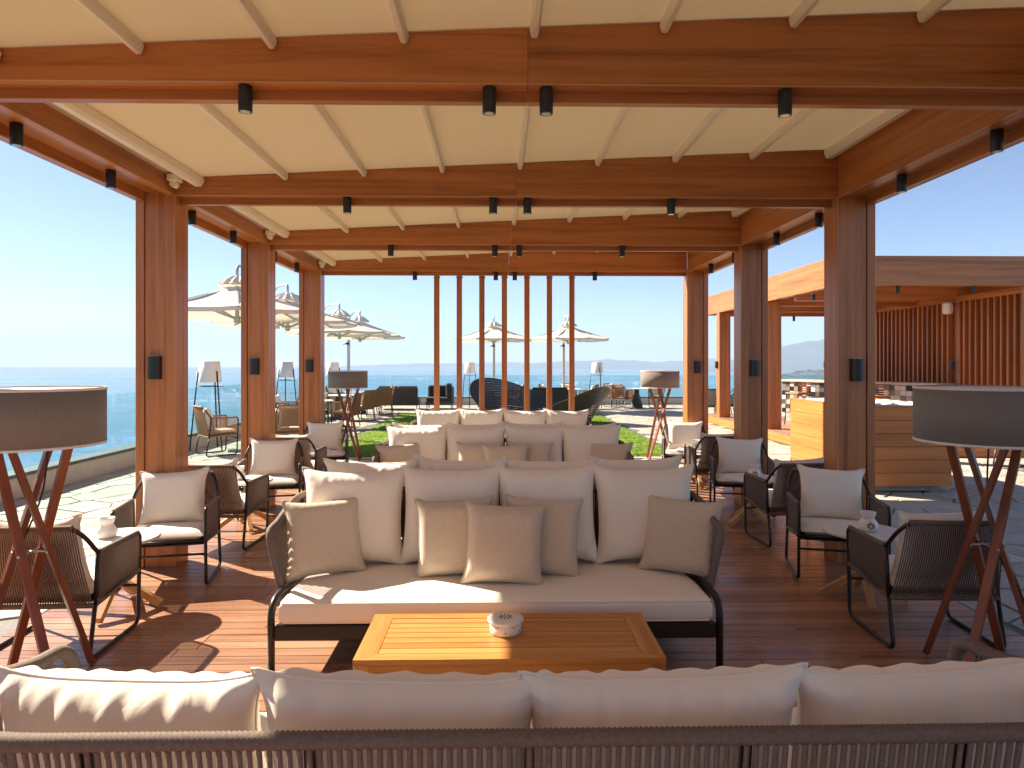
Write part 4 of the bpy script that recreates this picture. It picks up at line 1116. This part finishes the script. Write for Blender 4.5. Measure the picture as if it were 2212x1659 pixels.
for b in range(ny):
    for a in range(nx): f.append((b * (nx + 1) + a, b * (nx + 1) + a + 1, (b + 1) * (nx + 1) + a + 1, (b + 1) * (nx + 1) + a))
o = ob('white_pebbles', wf.add(v, f, True), plain('white_pebble', (.82, .82, .83), .6), kind='stuff', loc=((jx0 + jx1) / 2, (jy0 + jy1) / 2, jz1 - .03))
tag(o, 'bright white filling heaped in the timber tub', 'pebbles')

# ------------------------------------------------------------------ bar pavilion at right
bar = thing('bar_pavilion', 'wooden bar pavilion with flat roof and slatted wall at right', 'pavilion')
PX0, PX1, PY0, PY1, PZ0, PZ1 = 6.13, 10.04, 12.0, 19.75, 3.12, 3.66
ob('plinth', MB().box(BX0 + .01, BX1, BY0 + .01, BY1, -.011, .17), GROUT, bar)
nb = int((BY1 - BY0) / .14)
for k in range(nb): ob('floor_board', MB().box(BX0, BX1, BY0 + k * .14 + .003, BY0 + (k + 1) * .14 - .003, .172, .196, .002), DECK, bar)
for k in range(2):
    ob('skirting', MB().box(BX0, BX1, BY0 - .012, BY0 + .008, .002 + k * .085, .002 + (k + 1) * .085 - .004, .002), CEDAR['X'], bar)
    ob('skirting', MB().box(BX0 - .012, BX0 + .008, BY0 + .01, BY1, .002 + k * .085, .002 + (k + 1) * .085 - .004, .002), CEDAR['Y'], bar)
for y in (PY0, 15.1, 18.45): 
    ob('post', MB().box(PX0 + .006, PX0 + .32, y + .004, y + .26, .197, PZ0 - .002, .004), WOOD['Z'], bar)
for y in (13.9, PY1 - .26): ob('post', MB().box(PX1 - .30, PX1 - .01, y + .004, y + .14, .197, PZ0 - .002, .004), WOOD['Z'], bar)
ys = [PY0 + .122, 14.6, 17.1, PY1 - .122]
for a, b in zip(ys, ys[1:]): ob('fascia', MB().box(PX0, PX0 + .12, a + .001, b - .001, PZ0, PZ1, .003), WOOD['Y'], bar)
for a, b in zip(ys, ys[1:]): ob('fascia', MB().box(PX1 - .12, PX1, a + .001, b - .001, PZ0, PZ1, .003), WOOD['Y'], bar)
ob('fascia', MB().box(PX0, PX1, PY0, PY0 + .12, PZ0, PZ1 + .001, .003), WOOD['X'], bar)
ob('fascia', MB().box(PX0, PX1, PY1 - .12, PY1, PZ0, PZ1 + .001, .003), WOOD['X'], bar)
for y in (13.9, 15.2, 16.9, 18.55):
    ob('cross_beam', MB().box(PX0 + .122, PX1 - .122, y, y + .12, 3.02, 3.50, .003), WOOD['X'], bar)
for k in range(5):
    x = PX0 + .5 + k * .62
    ob('rafter', MB().box(x - .025, x + .025, PY0 + .13, PY1 - .13, 3.505, 3.555), PROFILE, bar)
ob('roof_cloth', MB().add([(PX0 + .12, PY0 + .12, 3.56), (PX1 - .12, PY0 + .12, 3.56), (PX1 - .12, PY1 - .12, 3.60), (PX0 + .12, PY1 - .12, 3.60)], [(0, 1, 2, 3)]), AWNING, bar)
ob('back_panel', MB().box(9.795, 9.82, PY0 + .125, PY1 - .27, .197, 3.119), WOOD['Z'], bar)
sl_m = MB().box(-.055, .055, -.024, .024, 0, 2.80, .003).mesh('slat'); sl_m.materials.append(WOOD['Z'])
y = PY0 + .152
while y < PY1 - .32:
    if not (13.85 < y < 14.1): ob('slat', sl_m, parent=bar, loc=(9.72, y, .20))
    y += .17
ob('head_rail', MB().box(9.65, 9.794, PY0 + .125, PY1 - .27, 3.002, 3.118, .003), WOOD['Y'], bar)
for i, (x, y, z, lab) in enumerate([(6.28, 13.2, 3.08, 'under the left edge of the bar roof, near one'), (6.28, 16.2, 3.08, 'under the left edge of the bar roof, far one'), (7.3, 12.06, 3.119, 'under the front edge of the bar roof, left one'),
        (8.7, 12.06, 3.119, 'under the front edge of the bar roof, right one'), (7.6, 15.26, 3.019, 'under the middle bar roof beam, left one'), (8.6, 15.26, 3.019, 'under the middle bar roof beam, right one'),
        (7.6, 18.61, 3.019, 'under the far bar roof beam, left one'), (8.3, 18.61, 3.019, 'under the far bar roof beam, right one')]):
    if z == 3.08: ob('soffit', MB().box(6.252, 6.31, y - .06, y + .06, 3.081, 3.30), WOOD['Y'], bar)
    spot('black cylinder spotlight ' + lab, (x, y, z), 'spotlights under the bar roof')
walllight('black half round wall light on the slatted bar wall corner', (9.65, 13.99, 1.66), R(-90))
walllight('black half round wall light at the far end of the slatted bar wall', (9.65, 19.5, 1.66), R(-90))
walllight('black half round wall light on the second bar post', (6.13, 18.6, 1.66), R(-90))
spk = thing('speaker', 'white outdoor speaker on a bracket high on the slatted bar wall', 'speaker', (9.48, 13.9, 2.86), R(-60))
ob('cabinet', MB().box(-.075, .075, -.10, .08, -.12, .12, .03), CERAM, spk); ob('bracket', MB().box(-.02, .02, .081, .20, -.03, .03), CERAM, spk)

# bar counter with mosaic front
c0, c1 = Vector((9.12, 13.75, 0)), Vector((7.42, 17.35, 0)); cl_ = (c1 - c0).length; ca = math.atan2((c1 - c0).y, (c1 - c0).x)
ctr = thing('bar_counter', 'bar counter with pale stone top and grey brown mosaic front', 'bar counter', (c0.x, c0.y, .197), ca)
ob('counter_top', MB().box(-.05, cl_ + .05, -.62, .06, 1.03, 1.085, .006), CTOP, ctr)
ob('core', MB().box(.02, cl_ - .02, -.5, -.012, 0, 1.029), GROUT, ctr)
def mosaicmat():
    m, t, b, n, l = newmat('mosaic_tile'); oi = n.new('ShaderNodeObjectInfo')
    r = ramp(n, [(0, (.02, .018, .016)), (.22, (.10, .085, .07)), (.45, (.22, .20, .18)), (.7, (.42, .39, .35)), (.88, (.60, .58, .55))]); r.color_ramp.interpolation = 'CONSTANT'
    l.new(oi.outputs['Random'], r.inputs[0]); l.new(r.outputs[0], b.inputs['Base Color']); b.inputs['Roughness'].default_value = .25; return m
MOS = mosaicmat(); tw = cl_ / 31; th_ = 1.02 / 9
tm = MB().box(.003, tw - .003, -.0115, .004, .003, th_ - .003, .003).mesh('tile'); tm.materials.append(MOS)
for i in range(31):
    for j in range(9): ob('tile', tm, parent=ctr, loc=(i * tw, 0, j * th_))
te = MB().box(-.004, .0, .003, .103, .003, th_ - .003).mesh('tile'); te.materials.append(MOS)
def stool(label, x, y, rz):
    t = thing('bar_stool', label, 'stool', (x, y, .197), rz, 'bar stools')
    for sx in (-1, 1):
        for sy in (-1, 1): ob('leg', MB().tube([(sx * .22, sy * .2, 0), (sx * .19, sy * .17, .74)], .012, 6), IRON, t)
    ob('foot_rail', MB().tube([(-.21, -.19, .3), (.21, -.19, .3), (.21, .19, .3), (-.21, .19, .3)], .009, 6, closed=True), IRON, t)
    ob('seat', MB().box(-.22, .22, -.2, .2, .74, .80, .02), ROPET, t)
    bk = MB()
    for j in range(5): bk.tube([(-.22, .1, .84 + j * .05), (-.2, .2, .84 + j * .05), (.2, .2, .84 + j * .05), (.22, .1, .84 + j * .05)], .022, 6, flat=.5)
    ob('backrest', bk, LEGW, t)
stool('brown woven bar stool at the far end of the bar, next to the tub', 7.32, 16.2, R(-70)); stool('brown woven bar stool at the near end of the bar', 8.2, 14.35, R(-70))

# ------------------------------------------------------------------ air
hz = bpy.data.materials.new('sea_haze'); hz.use_nodes = True; n = hz.node_tree.nodes; n.remove(n['Principled BSDF'])
pv_ = n.new('ShaderNodeVolumePrincipled'); pv_.inputs['Color'].default_value = (.52, .71, 1, 1); pv_.inputs['Density'].default_value = 2.1e-4; pv_.inputs['Anisotropy'].default_value = 0
hz.node_tree.links.new(pv_.outputs[0], n['Material Output'].inputs['Volume'])
hazeo = ob('haze', MB().box(-14500, 14500, -3500, 8900, -46.2, 300), hz, kind='stuff'); tag(hazeo, 'thin pale blue sea haze over water and hills', 'haze')
